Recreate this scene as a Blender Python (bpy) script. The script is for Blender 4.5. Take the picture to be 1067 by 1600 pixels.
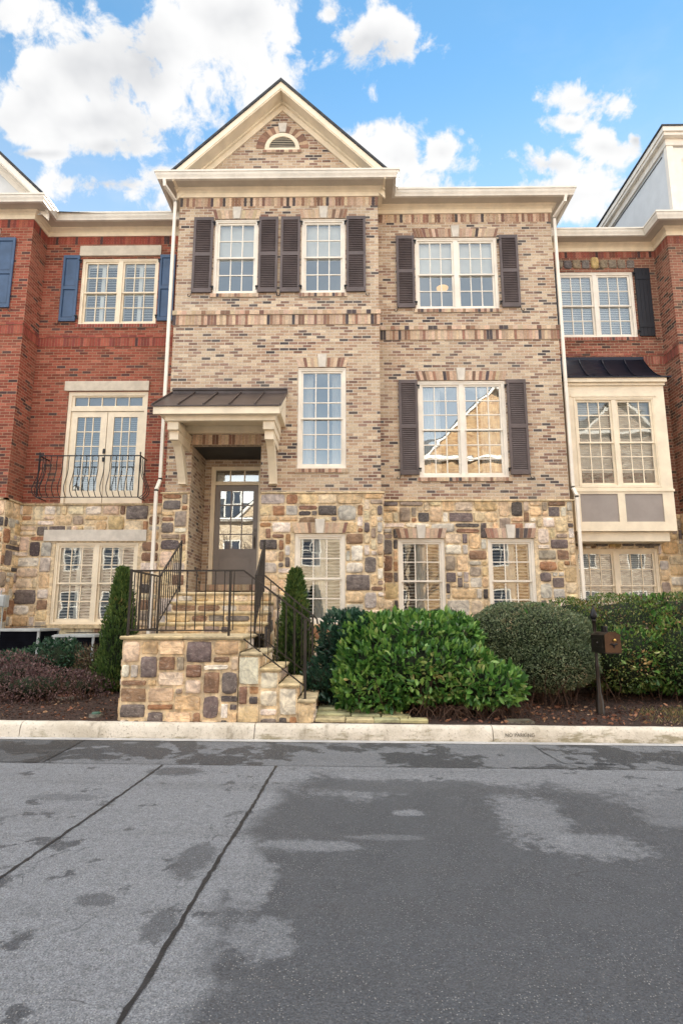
import bpy, math, random
import numpy as np
from mathutils import Vector
R = math.radians
for o in list(bpy.data.objects): bpy.data.objects.remove(o)
S = bpy.context.scene
COL = S.collection
# ------------------------------------------------------------------ camera
cam = bpy.data.objects.new('camera', bpy.data.cameras.new('camera')); COL.objects.link(cam)
cam.location = (0, 0, 1.45); cam.rotation_euler = (R(90 + 10.1), 0, R(0.71))
cam.data.sensor_fit = 'VERTICAL'; cam.data.sensor_height = 36; cam.data.lens = 36 * 926 / 1600
cam.data.clip_end = 3000; S.camera = cam
# ------------------------------------------------------------------ light and exposure
SUN_AZ, SUN_EL = 22, 30          # azimuth from +Y (behind the houses), towards -X
sd = Vector((math.sin(R(SUN_AZ)) * math.cos(R(SUN_EL)), math.cos(R(SUN_AZ)) * math.cos(R(SUN_EL)), math.sin(R(SUN_EL))))
sun = bpy.data.objects.new('sun', bpy.data.lights.new('sun', 'SUN')); COL.objects.link(sun)
sun.data.energy = 4.5; sun.data.angle = R(0.5); sun.data.color = (1, .93, .82)
sun.rotation_euler = (-sd).to_track_quat('-Z', 'Y').to_euler(); sun.location = sd * 60
S.view_settings.view_transform = 'Standard'; S.view_settings.look = 'None'; S.view_settings.gamma = 1
S.view_settings.exposure = 1.85

def nd(nt, t, ins=None, **props):
    n = nt.nodes.new(t)
    for k, v in props.items(): setattr(n, k, v)
    for k, v in (ins or {}).items():
        s = n.inputs[k]
        if isinstance(v, bpy.types.NodeSocket): nt.links.new(v, s)
        else: s.default_value = v
    return n
def M(nt, op, a, b=0.0, c=None, clamp=False):
    d = {0: a, 1: b}
    if c is not None: d[2] = c
    return nd(nt, 'ShaderNodeMath', d, operation=op, use_clamp=clamp).outputs[0]
def VM(nt, op, a, b):
    return nd(nt, 'ShaderNodeVectorMath', {0: a, 1: b}, operation=op)
def mix(nt, f, a, b, bt='MIX'):
    return nd(nt, 'ShaderNodeMix', {0: f, 6: a, 7: b}, data_type='RGBA', blend_type=bt).outputs[2]
def rng_map(nt, v, a, b, c=0.0, d=1.0, smooth=True):
    return nd(nt, 'ShaderNodeMapRange', {0: v, 1: a, 2: b, 3: c, 4: d}, interpolation_type='SMOOTHSTEP' if smooth else 'LINEAR').outputs[0]
def noise(nt, vec, scale, detail=4, rough=.55, dist=0.0):
    return nd(nt, 'ShaderNodeTexNoise', {'Vector': vec, 'Scale': scale, 'Detail': detail, 'Roughness': rough, 'Distortion': dist}).outputs[0]
def scl(nt, vec, s):
    return VM(nt, 'MULTIPLY', vec, s).outputs[0]

W = bpy.data.worlds.new('World'); S.world = W; W.use_nodes = True
nt = W.node_tree; nt.nodes.clear()
sky = nd(nt, 'ShaderNodeTexSky', sky_type='NISHITA', sun_disc=False, sun_elevation=R(SUN_EL), sun_rotation=R(SUN_AZ),
         air_density=1.0, dust_density=0.0, ozone_density=2.0, altitude=300)
gen = nd(nt, 'ShaderNodeTexCoord').outputs['Generated']
sep = nd(nt, 'ShaderNodeSeparateXYZ', {0: gen})
X, Y_, Z = sep.outputs
yy = M(nt, 'MAXIMUM', Y_, .05)
uw = nd(nt, 'ShaderNodeCombineXYZ', {0: M(nt, 'DIVIDE', X, yy), 1: M(nt, 'DIVIDE', Z, yy), 2: 0.0}).outputs[0]
n1 = noise(nt, gen, 9, 7, .6, .3)
n2 = noise(nt, gen, 3.2, 3, .5)
blobs = [(-.42, 1.08, .30, .16), (-.62, 1.00, .17, .15), (-.22, 1.20, .15, .12), (-.50, .95, .28, .09), (-.70, 1.2, .12, .12), (-.47, .90, .13, .05),
         (-.60, .884, .12, .018), (-.46, .815, .15, .035), (-.36, .83, .07, .05), (.035, 1.14, .10, .09), (-.03, 1.2, .05, .04), (.09, .865, .085, .075), (.18, .875, .06, .05), (.15, .80, .08, .04),
         (.47, .985, .085, .045), (.43, .94, .05, .03), (.385, .85, .09, .032), (.49, .885, .07, .038), (.62, .91, .06, .03),
         (.45, .785, .15, .05), (.55, .90, .02, .02), (-.30, .78, .09, .04), (.70, .84, .1, .03)]
acc = None
for (u, w, a, b) in blobs:
    d = VM(nt, 'SUBTRACT', uw, (u, w, 0)).outputs[0]
    d = VM(nt, 'MULTIPLY', d, (1 / a, 1 / b, 0)).outputs[0]
    l = M(nt, 'SUBTRACT', 1.0, nd(nt, 'ShaderNodeVectorMath', {0: d}, operation='LENGTH').outputs['Value'])
    acc = l if acc is None else M(nt, 'SMOOTH_MAX', acc, l, .15)
n3 = noise(nt, gen, 26, 8, .62, .4)
front = M(nt, 'ADD', acc, M(nt, 'ADD', M(nt, 'MULTIPLY', M(nt, 'SUBTRACT', n1, .5), 4.6), M(nt, 'MULTIPLY', M(nt, 'SUBTRACT', n3, .5), 2.4)))
fmask = rng_map(nt, front, -.16, .50)
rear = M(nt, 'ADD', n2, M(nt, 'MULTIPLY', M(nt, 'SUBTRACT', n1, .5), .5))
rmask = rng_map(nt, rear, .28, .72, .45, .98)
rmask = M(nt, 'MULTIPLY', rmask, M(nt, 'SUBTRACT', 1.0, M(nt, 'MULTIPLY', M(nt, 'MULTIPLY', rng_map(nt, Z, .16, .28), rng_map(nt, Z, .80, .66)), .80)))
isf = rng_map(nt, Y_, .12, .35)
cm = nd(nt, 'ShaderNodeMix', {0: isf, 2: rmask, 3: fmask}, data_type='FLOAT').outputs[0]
wisp = M(nt, 'MULTIPLY', rng_map(nt, noise(nt, scl(nt, gen, (1, 1, 2.2)), 4, 6, .6), .5, .75), .35)
cm = M(nt, 'MAXIMUM', cm, M(nt, 'MULTIPLY', wisp, rng_map(nt, Z, .9, .3)))
cm = M(nt, 'MULTIPLY', cm, rng_map(nt, Z, -.02, .08))
grey = rng_map(nt, M(nt, 'ADD', noise(nt, scl(nt, gen, (1, 1, 1.3)), 7, 4, .5), M(nt, 'MULTIPLY', acc, .25)), .57, .95)
ccol = mix(nt, isf, (17.5, 16.2, 14.4, 1), mix(nt, grey, (3.5, 3.5, 3.5, 1), (2.3, 2.35, 2.45, 1)))  # rear clouds, out of view, set far brighter than front ones to light the facade
hsv = nd(nt, 'ShaderNodeHueSaturation', {'Color': sky.outputs[0], 'Saturation': 1.10, 'Value': .86, 'Hue': .484}).outputs[0]
haze_low = M(nt, 'MULTIPLY', rng_map(nt, Z, .74, .50), .38)
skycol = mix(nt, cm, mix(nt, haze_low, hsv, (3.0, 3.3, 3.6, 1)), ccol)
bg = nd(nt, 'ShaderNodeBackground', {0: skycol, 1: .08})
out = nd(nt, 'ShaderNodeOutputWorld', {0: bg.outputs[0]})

# ------------------------------------------------------------------ mesh builder
BASE = {}
class MB:
    def __init__(s): s.v = []; s.f = []; s.c = []; s.sm = []
    def face(s, pts, col=None, smooth=False):
        i = len(s.v); s.v += [tuple(p) for p in pts]; s.f.append(tuple(range(i, i + len(pts)))); s.c.append(col or (1, 1, 1)); s.sm.append(smooth)
    def raw(s, vs, fs, col=None, smooth=False):
        i = len(s.v); s.v += [tuple(p) for p in vs]
        for f in fs: s.f.append(tuple(i + k for k in f)); s.c.append(col or (1, 1, 1)); s.sm.append(smooth)
    def box(s, x0, x1, y0, y1, z0, z1, col=None):
        if x0 > x1: x0, x1 = x1, x0
        if y0 > y1: y0, y1 = y1, y0
        if z0 > z1: z0, z1 = z1, z0
        v = [(x0, y0, z0), (x1, y0, z0), (x1, y1, z0), (x0, y1, z0), (x0, y0, z1), (x1, y0, z1), (x1, y1, z1), (x0, y1, z1)]
        s.raw(v, [(0, 3, 2, 1), (4, 5, 6, 7), (0, 1, 5, 4), (1, 2, 6, 5), (2, 3, 7, 6), (3, 0, 4, 7)], col)
    def prism(s, poly, axis, a, b, col=None, smooth=False):
        # poly: list of 2d pts; axis 'x': (y,z) extruded in x ; 'y': (x,z) in y ; 'z': (x,y) in z
        def mk(p, t): return (t, p[0], p[1]) if axis == 'x' else ((p[0], t, p[1]) if axis == 'y' else (p[0], p[1], t))
        n = len(poly); v = [mk(p, a) for p in poly] + [mk(p, b) for p in poly]
        s.raw(v, [tuple(range(n))[::-1], tuple(range(n, 2 * n))], col)
        s.raw(v, [(i, (i + 1) % n, n + (i + 1) % n, n + i) for i in range(n)], col, smooth)
    def tube(s, pts, r, n=8, col=None, cap=True, smooth=True):
        pts = [Vector(p) for p in pts]; rs = r if isinstance(r, (list, tuple)) else [r] * len(pts)
        vs = []
        for i, p in enumerate(pts):
            d = (pts[min(i + 1, len(pts) - 1)] - pts[max(i - 1, 0)]).normalized()
            a = d.cross(Vector((0, 0, 1)) if abs(d.z) < .9 else Vector((0, 1, 0))).normalized(); b = d.cross(a)
            for k in range(n):
                t = 2 * math.pi * (k + .5) / n
                vs.append(p + (a * math.cos(t) + b * math.sin(t)) * rs[i])
        fs = [(i * n + k, i * n + (k + 1) % n, (i + 1) * n + (k + 1) % n, (i + 1) * n + k) for i in range(len(pts) - 1) for k in range(n)]
        s.raw(vs, fs, col, smooth)
        if cap: s.raw(vs[:n], [tuple(range(n))], col); s.raw(vs[-n:], [tuple(range(n))[::-1]], col)
    def lathe(s, prof, cx, cy, n=14, col=None):
        vs = [(cx + r * math.cos(2 * math.pi * k / n), cy + r * math.sin(2 * math.pi * k / n), z) for (r, z) in prof for k in range(n)]
        s.raw(vs, [(i * n + k, i * n + (k + 1) % n, (i + 1) * n + (k + 1) % n, (i + 1) * n + k) for i in range(len(prof) - 1) for k in range(n)], col, True)
    def build(s, name, mat, parent=None, kind=None, label=None):
        base = BASE.get(parent.name, Vector((0, 0, 0))) if parent else Vector((0, 0, 0))
        me = bpy.data.meshes.new(name)
        V = np.array(s.v, dtype=np.float64)
        me.from_pydata([tuple(p) for p in (V - np.array(base))], [], s.f)
        me.polygons.foreach_set('use_smooth', s.sm)
        uv = me.uv_layers.new(name='UVMap'); me.update()
        nrm = np.zeros(len(me.polygons) * 3); me.polygons.foreach_get('normal', nrm); nrm = np.abs(nrm.reshape(-1, 3))
        lt = np.zeros(len(me.polygons), dtype=np.int32); me.polygons.foreach_get('loop_total', lt)
        li = np.zeros(len(me.loops), dtype=np.int32); me.loops.foreach_get('vertex_index', li)
        ln = np.repeat(nrm, lt, axis=0); P = V[li]
        hz = (ln[:, 2] > ln[:, 0]) & (ln[:, 2] > ln[:, 1]); sx = (ln[:, 0] > ln[:, 1]) & ~hz
        U = np.where(sx, P[:, 1], P[:, 0]); Vv = np.where(hz, P[:, 1], P[:, 2])
        uv.data.foreach_set('uv', np.stack([U, Vv], 1).ravel())
        ca = me.attributes.new('tint', 'FLOAT_COLOR', 'FACE')
        ca.data.foreach_set('color', np.array([(c[0], c[1], c[2], 1) for c in s.c]).ravel())
        me.materials.append(mat)
        o = bpy.data.objects.new(name, me); COL.objects.link(o)
        if parent: o.parent = parent; BASE[o.name] = base
        if kind: o['kind'] = kind
        if label: o['label'] = label
        return o
def thing(name, label, cat, loc, group=None):
    o = bpy.data.objects.new(name, None); COL.objects.link(o); o.location = loc; o.empty_display_size = .3
    BASE[o.name] = Vector(loc); o['label'] = label; o['category'] = cat
    if group: o['group'] = group
    return o
def tag(o, label, cat, group=None):
    o['label'] = label; o['category'] = cat
    if group: o['group'] = group
    return o

# ------------------------------------------------------------------ materials
def mat(name):
    m = bpy.data.materials.new(name); m.use_nodes = True; nt = m.node_tree; nt.nodes.clear()
    p = nd(nt, 'ShaderNodeBsdfPrincipled'); o = nd(nt, 'ShaderNodeOutputMaterial', {0: p.outputs[0]})
    return m, nt, p, o
def setp(nt, p, **k):
    for a, v in k.items():
        s = p.inputs[a.replace('_', ' ')]
        if isinstance(v, bpy.types.NodeSocket): nt.links.new(v, s)
        else: s.default_value = v
def bump(nt, p, h, dist=.005, st=1.0):
    b = nd(nt, 'ShaderNodeBump', {'Height': h, 'Distance': dist, 'Strength': st}); nt.links.new(b.outputs[0], p.inputs['Normal'])
def objc(nt): return nd(nt, 'ShaderNodeTexCoord').outputs['Object']
def paint(name, col, rough=.45, var=.12, scale=3, bmp=.0006, metal=0.0, spec=.5):
    m, nt, p, o = mat(name); c = objc(nt)
    n = noise(nt, c, scale, 5, .6); n2 = noise(nt, scl(nt, c, (1, 1, .25)), scale * 4, 4, .6)
    d = tuple(x * (1 - var * 2) for x in col); l = tuple(min(1, x * (1 + var)) for x in col)
    cc = mix(nt, rng_map(nt, n, .3, .7), (*l, 1), (*d, 1))
    cc = mix(nt, M(nt, 'MULTIPLY', rng_map(nt, n2, .55, .8), var * 1.5), cc, (*[x * .55 for x in col], 1))
    setp(nt, p, Base_Color=cc, Roughness=rough, Metallic=metal); p.inputs['Specular IOR Level'].default_value = spec
    bump(nt, p, noise(nt, c, 60, 3), bmp)
    return m
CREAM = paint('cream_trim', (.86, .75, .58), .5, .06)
WHITE = paint('white_trim', (.86, .80, .71), .5, .05)
GUTTER = paint('gutter_paint', (.78, .73, .65), .4, .07)
BROWN = paint('shutter_brown', (.11, .085, .085), .5, .12)
BLUE = paint('shutter_blue', (.055, .10, .19), .35, .1)
NAVY = paint('shutter_navy', (.008, .010, .018), .6, .1)
TAUPE = paint('taupe_panel', (.33, .29, .27), .6, .05)
DOORP = paint('door_paint', (.25, .22, .21), .4, .06)
IRON = paint('iron', (.03, .025, .023), .45, .2, metal=.3)
IRONB = paint('iron_black', (.012, .012, .016), .4, .2, metal=.3)
ROOFM = paint('canopy_metal', (.085, .066, .062), .38, .12, metal=.35)
ROOFN = paint('navy_metal', (.014, .016, .03), .3, .12, metal=.3)
LIME = paint('limestone', (.68, .63, .56), .75, .08, scale=5, bmp=.002)
LINT = paint('cast_lintel', (.62, .55, .45), .75, .08, scale=4, bmp=.002)
BLIND = paint('blind_white', (.90, .87, .80), .6, .03)
SHEER = paint('curtain', (.88, .86, .82), .9, .03)
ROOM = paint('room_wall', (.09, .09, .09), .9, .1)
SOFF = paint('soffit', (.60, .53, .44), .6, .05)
STEEL = paint('galvanised', (.42, .45, .46), .45, .1)
DARKG = paint('ac_grille', (.008, .009, .014), .9, .2, spec=.05)
SIDING = paint('siding', (.66, .68, .70), .5, .03)
BARK = paint('twig_bark', (.09, .05, .035), .9, .3, scale=20)
BRASS = paint('brass', (.55, .35, .10), .3, .1, metal=.8)
GRN = paint('valve_green', (.05, .12, .09), .5, .1)
LID = paint('rust_lid', (.20, .07, .045), .8, .2, scale=20)
BADGE = paint('badge', (.75, .74, .74), .4, .02)
INK = paint('red_ink', (.30, .05, .06), .5, .1)
SOOT = paint('stencil_black', (.13, .12, .10), .8, .3, scale=30)
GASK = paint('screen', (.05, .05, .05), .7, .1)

def glass_mat(name, refl=.42, tint=(.9, .95, .97), wav=.35):
    m, nt, p, o = mat(name); nt.nodes.remove(p); c = objc(nt)
    h = M(nt, 'ADD', noise(nt, c, 1.6, 1, .4, .8), M(nt, 'MULTIPLY', noise(nt, c, 6, 0, .5), .05))
    b = nd(nt, 'ShaderNodeBump', {'Height': h, 'Distance': .02, 'Strength': wav}).outputs[0]
    lw = nd(nt, 'ShaderNodeFresnel', {'IOR': 1.5}).outputs[0]
    f = M(nt, 'ADD', M(nt, 'MULTIPLY', lw, 1 - refl), refl, clamp=True)
    g = nd(nt, 'ShaderNodeBsdfGlossy', {'Color': (*tint, 1), 'Roughness': .015, 'Normal': b})
    t = nd(nt, 'ShaderNodeBsdfTransparent', {0: (.88, .92, .93, 1)})
    mx = nd(nt, 'ShaderNodeMixShader', {0: f, 1: t.outputs[0], 2: g.outputs[0]})
    nt.links.new(mx.outputs[0], o.inputs[0]); return m
GLASS = glass_mat('glass', .15, wav=.07)
GLASS_HI = glass_mat('glass_high', .26, wav=.05)
GLASS_MIR = glass_mat('glass_mirror', .34, wav=.12)

def brick_mat(name, ramp, mortar, bh=.0677, bw=.203, mort=.010, cl=.55):
    m, nt, p, o = mat(name)
    uv = nd(nt, 'ShaderNodeTexCoord').outputs['UV']
    bt = nd(nt, 'ShaderNodeTexBrick', {'Vector': uv, 'Color1': (0, 0, 0, 1), 'Color2': (1, 1, 1, 1), 'Mortar': (.5, .5, .5, 1), 'Scale': 1.0,
            'Mortar Size': mort / 2 + .001, 'Mortar Smooth': .25, 'Bias': 0.0, 'Brick Width': bw, 'Row Height': bh}, offset=.5, offset_frequency=2)
    t = nd(nt, 'ShaderNodeSeparateColor', {0: bt.outputs[0]}).outputs[0]
    ns = noise(nt, scl(nt, uv, (.9, 5.5, 1)), 1.3, 3, .6)
    bt2 = nd(nt, 'ShaderNodeTexBrick', {'Vector': VM(nt, 'ADD', uv, (bw * 40, bh * 86, 0)).outputs[0], 'Color1': (0, 0, 0, 1), 'Color2': (1, 1, 1, 1), 'Mortar': (.5, .5, .5, 1), 'Scale': 1.0,
            'Mortar Size': 0.0, 'Mortar Smooth': 0.0, 'Bias': 0.0, 'Brick Width': bw, 'Row Height': bh}, offset=.5, offset_frequency=2)
    tb = nd(nt, 'ShaderNodeSeparateColor', {0: bt2.outputs[0]}).outputs[0]
    t2 = M(nt, 'ADD', t, M(nt, 'MULTIPLY', M(nt, 'SUBTRACT', ns, .5), cl), clamp=True)
    cr = nd(nt, 'ShaderNodeValToRGB', {0: t2}); e = cr.color_ramp; e.interpolation = 'LINEAR'
    while len(e.elements) > 1: e.elements.remove(e.elements[-1])
    e.elements[0].position = ramp[0][0]; e.elements[0].color = (*ramp[0][1], 1)
    for ps, c in ramp[1:]:
        el = e.elements.new(ps); el.color = (*c, 1)
    fine = noise(nt, uv, 45, 4, .6); big = noise(nt, uv, .45, 3, .5)
    c = mix(nt, 1.0, cr.outputs[0], nd(nt, 'ShaderNodeCombineColor', {0: rng_map(nt, fine, .25, .75, .72, 1.22), 1: rng_map(nt, fine, .25, .75, .74, 1.2), 2: rng_map(nt, fine, .25, .75, .76, 1.18)}).outputs[0], 'MULTIPLY')
    c = mix(nt, 1.0, c, nd(nt, 'ShaderNodeCombineColor', {0: rng_map(nt, tb, 0, 1, .80, 1.12, False), 1: rng_map(nt, tb, 0, 1, .77, 1.13, False), 2: rng_map(nt, tb, 0, 1, .75, 1.14, False)}).outputs[0], 'MULTIPLY')
    mc = mix(nt, rng_map(nt, fine, .35, .65), (*mortar, 1), (*[x * .75 for x in mortar], 1))
    c = mix(nt, bt.outputs[1], c, mc)
    c = mix(nt, rng_map(nt, big, .35, .7, 0, .22), c, (*[x * .6 for x in mortar], 1))
    streak = noise(nt, scl(nt, uv, (3.2, .35, 1)), 1.0, 5, .65)
    c = mix(nt, rng_map(nt, streak, .52, .72, 0, .20), c, (*[x * .35 for x in mortar], 1))
    setp(nt, p, Base_Color=c, Roughness=.9); p.inputs['Specular IOR Level'].default_value = .2
    h = M(nt, 'ADD', M(nt, 'SUBTRACT', 1.0, bt.outputs[1]), M(nt, 'MULTIPLY', fine, .4))
    bump(nt, p, h, .006); return m
TANR = [(0, (.07, .06, .066)), (.06, (.11, .09, .09)), (.08, (.23, .13, .10)), (.20, (.32, .20, .155)), (.25, (.38, .24, .165)), (.32, (.45, .30, .205)), (.5, (.52, .37, .26)), (.75, (.59, .45, .32)), (1, (.68, .55, .40))]
TAN = brick_mat('tan_brick', TANR, (.74, .66, .55), mort=.013, bw=.195, cl=.34)
REDR = [(0, (.07, .045, .05)), (.06, (.11, .05, .05)), (.10, (.21, .06, .045)), (.45, (.31, .078, .052)), (.75, (.37, .105, .07)), (1, (.44, .15, .10))]
RED = brick_mat('red_brick', REDR, (.46, .31, .21), cl=.25)
RED2 = brick_mat('red_brick_right', [(0, (.05, .035, .04)), (.12, (.09, .05, .045)), (.2, (.19, .07, .05)), (.5, (.26, .085, .06)), (1, (.38, .15, .105))], (.52, .40, .28), cl=.3)
OPP = brick_mat('opposite_brick', [(0, (.34, .17, .08)), (.5, (.52, .30, .14)), (1, (.66, .44, .24))], (.68, .54, .36), cl=.3)
def piece_mat(name, s1=9, s2=40, vein=(.62, .56, .5), amt=.42, b=.012, lo=.6):
    m, nt, p, o = mat(name); c = objc(nt)
    at = nd(nt, 'ShaderNodeAttribute', attribute_name='tint').outputs['Color']
    n1 = noise(nt, c, s1, 6, .65, .6); n2 = noise(nt, c, s2, 4, .65); n3 = noise(nt, scl(nt, c, (1, 1, 2.5)), s1 * 1.7, 5, .7, 1.5)
    col = mix(nt, 1.0, at, nd(nt, 'ShaderNodeCombineColor', {0: rng_map(nt, n1, .28, .72, lo, 2 - lo), 1: rng_map(nt, n1, .28, .72, lo, 2 - lo), 2: rng_map(nt, n1, .28, .72, lo + .02, 1.96 - lo)}).outputs[0], 'MULTIPLY')
    col = mix(nt, rng_map(nt, n3, .53, .68, 0, amt), col, (*vein, 1))
    col = mix(nt, rng_map(nt, n2, .60, .8, 0, .55), col, (.06, .045, .035, 1))
    setp(nt, p, Base_Color=col, Roughness=.88); p.inputs['Specular IOR Level'].default_value = .25
    bump(nt, p, M(nt, 'ADD', n1, M(nt, 'MULTIPLY', n2, .35)), b); return m
STONE = piece_mat('rubble_stone')
BPIECE = piece_mat('brick_pieces', 25, 70, amt=.05, b=.003, lo=.82)
FLAG = piece_mat('flagstone', 7, 30, (.40, .40, .25), .5, .006)
def concrete(name, a, b_, alg=True):
    m, nt, p, o = mat(name); c = objc(nt)
    n = noise(nt, c, 2.5, 6, .65); f = noise(nt, c, 40, 4, .7)
    col = mix(nt, rng_map(nt, n, .35, .65), (*a, 1), (*b_, 1))
    col = mix(nt, rng_map(nt, f, .56, .70, 0, .7), col, (.16, .14, .11, 1))
    if alg:
        z = nd(nt, 'ShaderNodeSeparateXYZ', {0: c}).outputs[2]
        g = noise(nt, scl(nt, c, (1, 1, 4)), 1.4, 6, .7)
        k = M(nt, 'MULTIPLY', rng_map(nt, M(nt, 'ADD', z, M(nt, 'MULTIPLY', M(nt, 'SUBTRACT', .56, g), .9)), -.02, .11, 1, 0), .8)
        col = mix(nt, k, col, (.19, .165, .085, 1))
        st = rng_map(nt, noise(nt, scl(nt, c, (1, 1, .3)), 5, 5, .7), .56, .72, 0, .6)
        col = mix(nt, st, col, (.20, .175, .13, 1))
    setp(nt, p, Base_Color=col, Roughness=.9); bump(nt, p, M(nt, 'ADD', n, M(nt, 'MULTIPLY', f, .6)), .012); return m
CURB = concrete('curb_concrete', (.66, .62, .55), (.50, .46, .39))
PAN = concrete('gutter_concrete', (.46, .46, .46), (.34, .34, .35), False)

def asphalt(name, base=.15, lanes=True):
    m, nt, p, o = mat(name); c = objc(nt); s = nd(nt, 'ShaderNodeSeparateXYZ', {0: c}); x, y, z = s.outputs
    big = noise(nt, c, .9, 6, .6, .4); mid = noise(nt, c, 3.5, 5, .65); fine = noise(nt, c, 120, 3, .7)
    v = nd(nt, 'ShaderNodeTexVoronoi', {'Vector': c, 'Scale': 90.0, 'Randomness': 1.0}); vd = v.outputs['Distance']; vc = nd(nt, 'ShaderNodeSeparateColor', {0: v.outputs['Color']}).outputs[0]
    sp = M(nt, 'MULTIPLY', rng_map(nt, vd, .22, .34, 1, 0), rng_map(nt, vc, .66, .74))
    light = (base * 1.0, base * 1.08, base * 1.22, 1); dark = (base * .24, base * .275, base * .34, 1)
    jit = M(nt, 'ADD', M(nt, 'MULTIPLY', M(nt, 'SUBTRACT', big, .5), 2.6), M(nt, 'MULTIPLY', M(nt, 'SUBTRACT', mid, .5), .9))
    if lanes:
        # worn newer asphalt to the right of the long joint, bleached towards the gutter
        right = rng_map(nt, M(nt, 'ADD', x, M(nt, 'MULTIPLY', jit, .35)), -.70, -.52)
        near = rng_map(nt, M(nt, 'ADD', y, M(nt, 'ADD', jit, M(nt, 'MULTIPLY', M(nt, 'SUBTRACT', noise(nt, c, 12, 5, .7), .5), 1.2))), 5.7, 5.2)
        k = M(nt, 'MULTIPLY', right, near)
        spots = rng_map(nt, mid, .62, .67, 0, .9)
        leftspots = rng_map(nt, M(nt, 'ADD', mid, M(nt, 'MULTIPLY', big, .35)), .78, .83, 0, .95)
        k = M(nt, 'MAXIMUM', k, leftspots)
        def blob(cx, cy, rx, ry, val):
            d = VM(nt, 'MULTIPLY', VM(nt, 'SUBTRACT', c, (cx, cy, 0)).outputs[0], (1 / rx, 1 / ry, 0)).outputs[0]
            l = nd(nt, 'ShaderNodeVectorMath', {0: d}, operation='LENGTH').outputs['Value']
            return rng_map(nt, M(nt, 'ADD', l, M(nt, 'ADD', M(nt, 'MULTIPLY', jit, .9), M(nt, 'MULTIPLY', M(nt, 'SUBTRACT', noise(nt, c, 14, 5, .7), .5), 1.3))), .72, 1.08, val, 0)
        for b in [(1.35, 4.75, .30, .55, .8), (1.6, 4.2, .35, .3, .75), (-.25, 4.15, .35, .12, .7), (-.55, 3.6, .14, .35, .8), (2.6, 5.0, .5, .5, .6), (.42, 4.82, .12, .07, .9), (.2, 4.3, .3, .06, .5), (-.4, 3.0, .16, .2, .6)]:
            k = M(nt, 'MULTIPLY', k, M(nt, 'SUBTRACT', 1.0, blob(*b)))
        for b in [(.5, 5.5, 1.0, .25, .85), (-.95, 3.9, .12, .35, .8), (-1.31, 3.36, .12, .08, .8), (-1.6, 5.95, .25, .18, .9), (-.9, 3.15, .09, .22, .8), (-2.3, 5.1, .3, .1, .5)]:
            k = M(nt, 'MAXIMUM', k, blob(*b))
        k = M(nt, 'MULTIPLY', k, M(nt, 'ADD', .70, M(nt, 'MULTIPLY', mid, .35)))
    else:
        k = rng_map(nt, M(nt, 'ADD', big, M(nt, 'MULTIPLY', M(nt, 'SUBTRACT', mid, .5), .6)), .49, .53, 0, 1.0)
    col = mix(nt, k, light, dark)
    col = mix(nt, rng_map(nt, fine, .3, .7, 0, .5), col, mix(nt, .5, col, (.03, .03, .035, 1)))
    vv = nd(nt, 'ShaderNodeTexVoronoi', {'Vector': c, 'Scale': 170.0}); g2 = nd(nt, 'ShaderNodeSeparateColor', {0: vv.outputs['Color']}).outputs[0]
    col = mix(nt, 1.0, col, nd(nt, 'ShaderNodeCombineColor', {0: rng_map(nt, g2, 0, 1, .62, 1.42, False), 1: rng_map(nt, g2, 0, 1, .62, 1.42, False), 2: rng_map(nt, g2, 0, 1, .64, 1.40, False)}).outputs[0], 'MULTIPLY')
    grime = noise(nt, c, 22, 6, .75)
    col = mix(nt, rng_map(nt, grime, .42, .70, 0, .38), col, (base * .25, base * .26, base * .28, 1))
    tyre = rng_map(nt, noise(nt, scl(nt, c, (.25, 2.6, 1)), 1.1, 5, .6), .45, .7, 0, .22)
    col = mix(nt, tyre, col, (base * .3, base * .31, base * .34, 1))
    col = mix(nt, M(nt, 'MULTIPLY', M(nt, 'MULTIPLY', sp, .55), rng_map(nt, mid, .3, .6)), col, (.46, .46, .45, 1))
    hole = rng_map(nt, nd(nt, 'ShaderNodeTexVoronoi', {'Vector': c, 'Scale': 60.0}).outputs['Distance'], .1, .3, .55, 0)
    col = mix(nt, hole, col, (.03, .03, .033, 1))
    # hairline cracks
    wv = VM(nt, 'ADD', c, scl(nt, nd(nt, 'ShaderNodeTexNoise', {'Vector': c, 'Scale': 2.5, 'Detail': 4.0}).outputs[1], (.6, .6, .6))).outputs[0]
    ck = nd(nt, 'ShaderNodeTexVoronoi', {'Vector': wv, 'Scale': 1.3}, feature='DISTANCE_TO_EDGE').outputs['Distance']
    ckm = M(nt, 'MULTIPLY', rng_map(nt, ck, .002, .008, 1, 0), rng_map(nt, big, .5, .6, 0, .6))
    col = mix(nt, ckm, col, (.03, .03, .035, 1))
    setp(nt, p, Base_Color=col, Roughness=rng_map(nt, k, 0, 1, .85, .62))
    bump(nt, p, M(nt, 'ADD', fine, M(nt, 'MULTIPLY', vd, 1.2)), .006, .8); return m
ROAD = asphalt('asphalt', .195)
ROADP = asphalt('asphalt_patch', .155, False)
ROADD = asphalt('asphalt_dark_patch', .085, False)
SEAM = paint('joint_tar', (.018, .018, .02), .6, .3, scale=10, bmp=.004)
SHING = paint('roof_shingle', (.045, .05, .06), .85, .25, scale=12, bmp=.01)
def mulch():
    m, nt, p, o = mat('mulch'); c = objc(nt)
    v = nd(nt, 'ShaderNodeTexVoronoi', {'Vector': scl(nt, c, (1, 2.2, 1)), 'Scale': 26.0}); vc = nd(nt, 'ShaderNodeSeparateColor', {0: v.outputs['Color']}).outputs[0]
    col = mix(nt, vc, (.022, .014, .012, 1), (.065, .034, .026, 1)); col = mix(nt, rng_map(nt, noise(nt, c, 30, 4, .7), .62, .72, 0, .7), col, (.28, .17, .10, 1))
    setp(nt, p, Base_Color=col, Roughness=.95); bump(nt, p, v.outputs['Distance'], .03); return m
MULCH = mulch()
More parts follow.
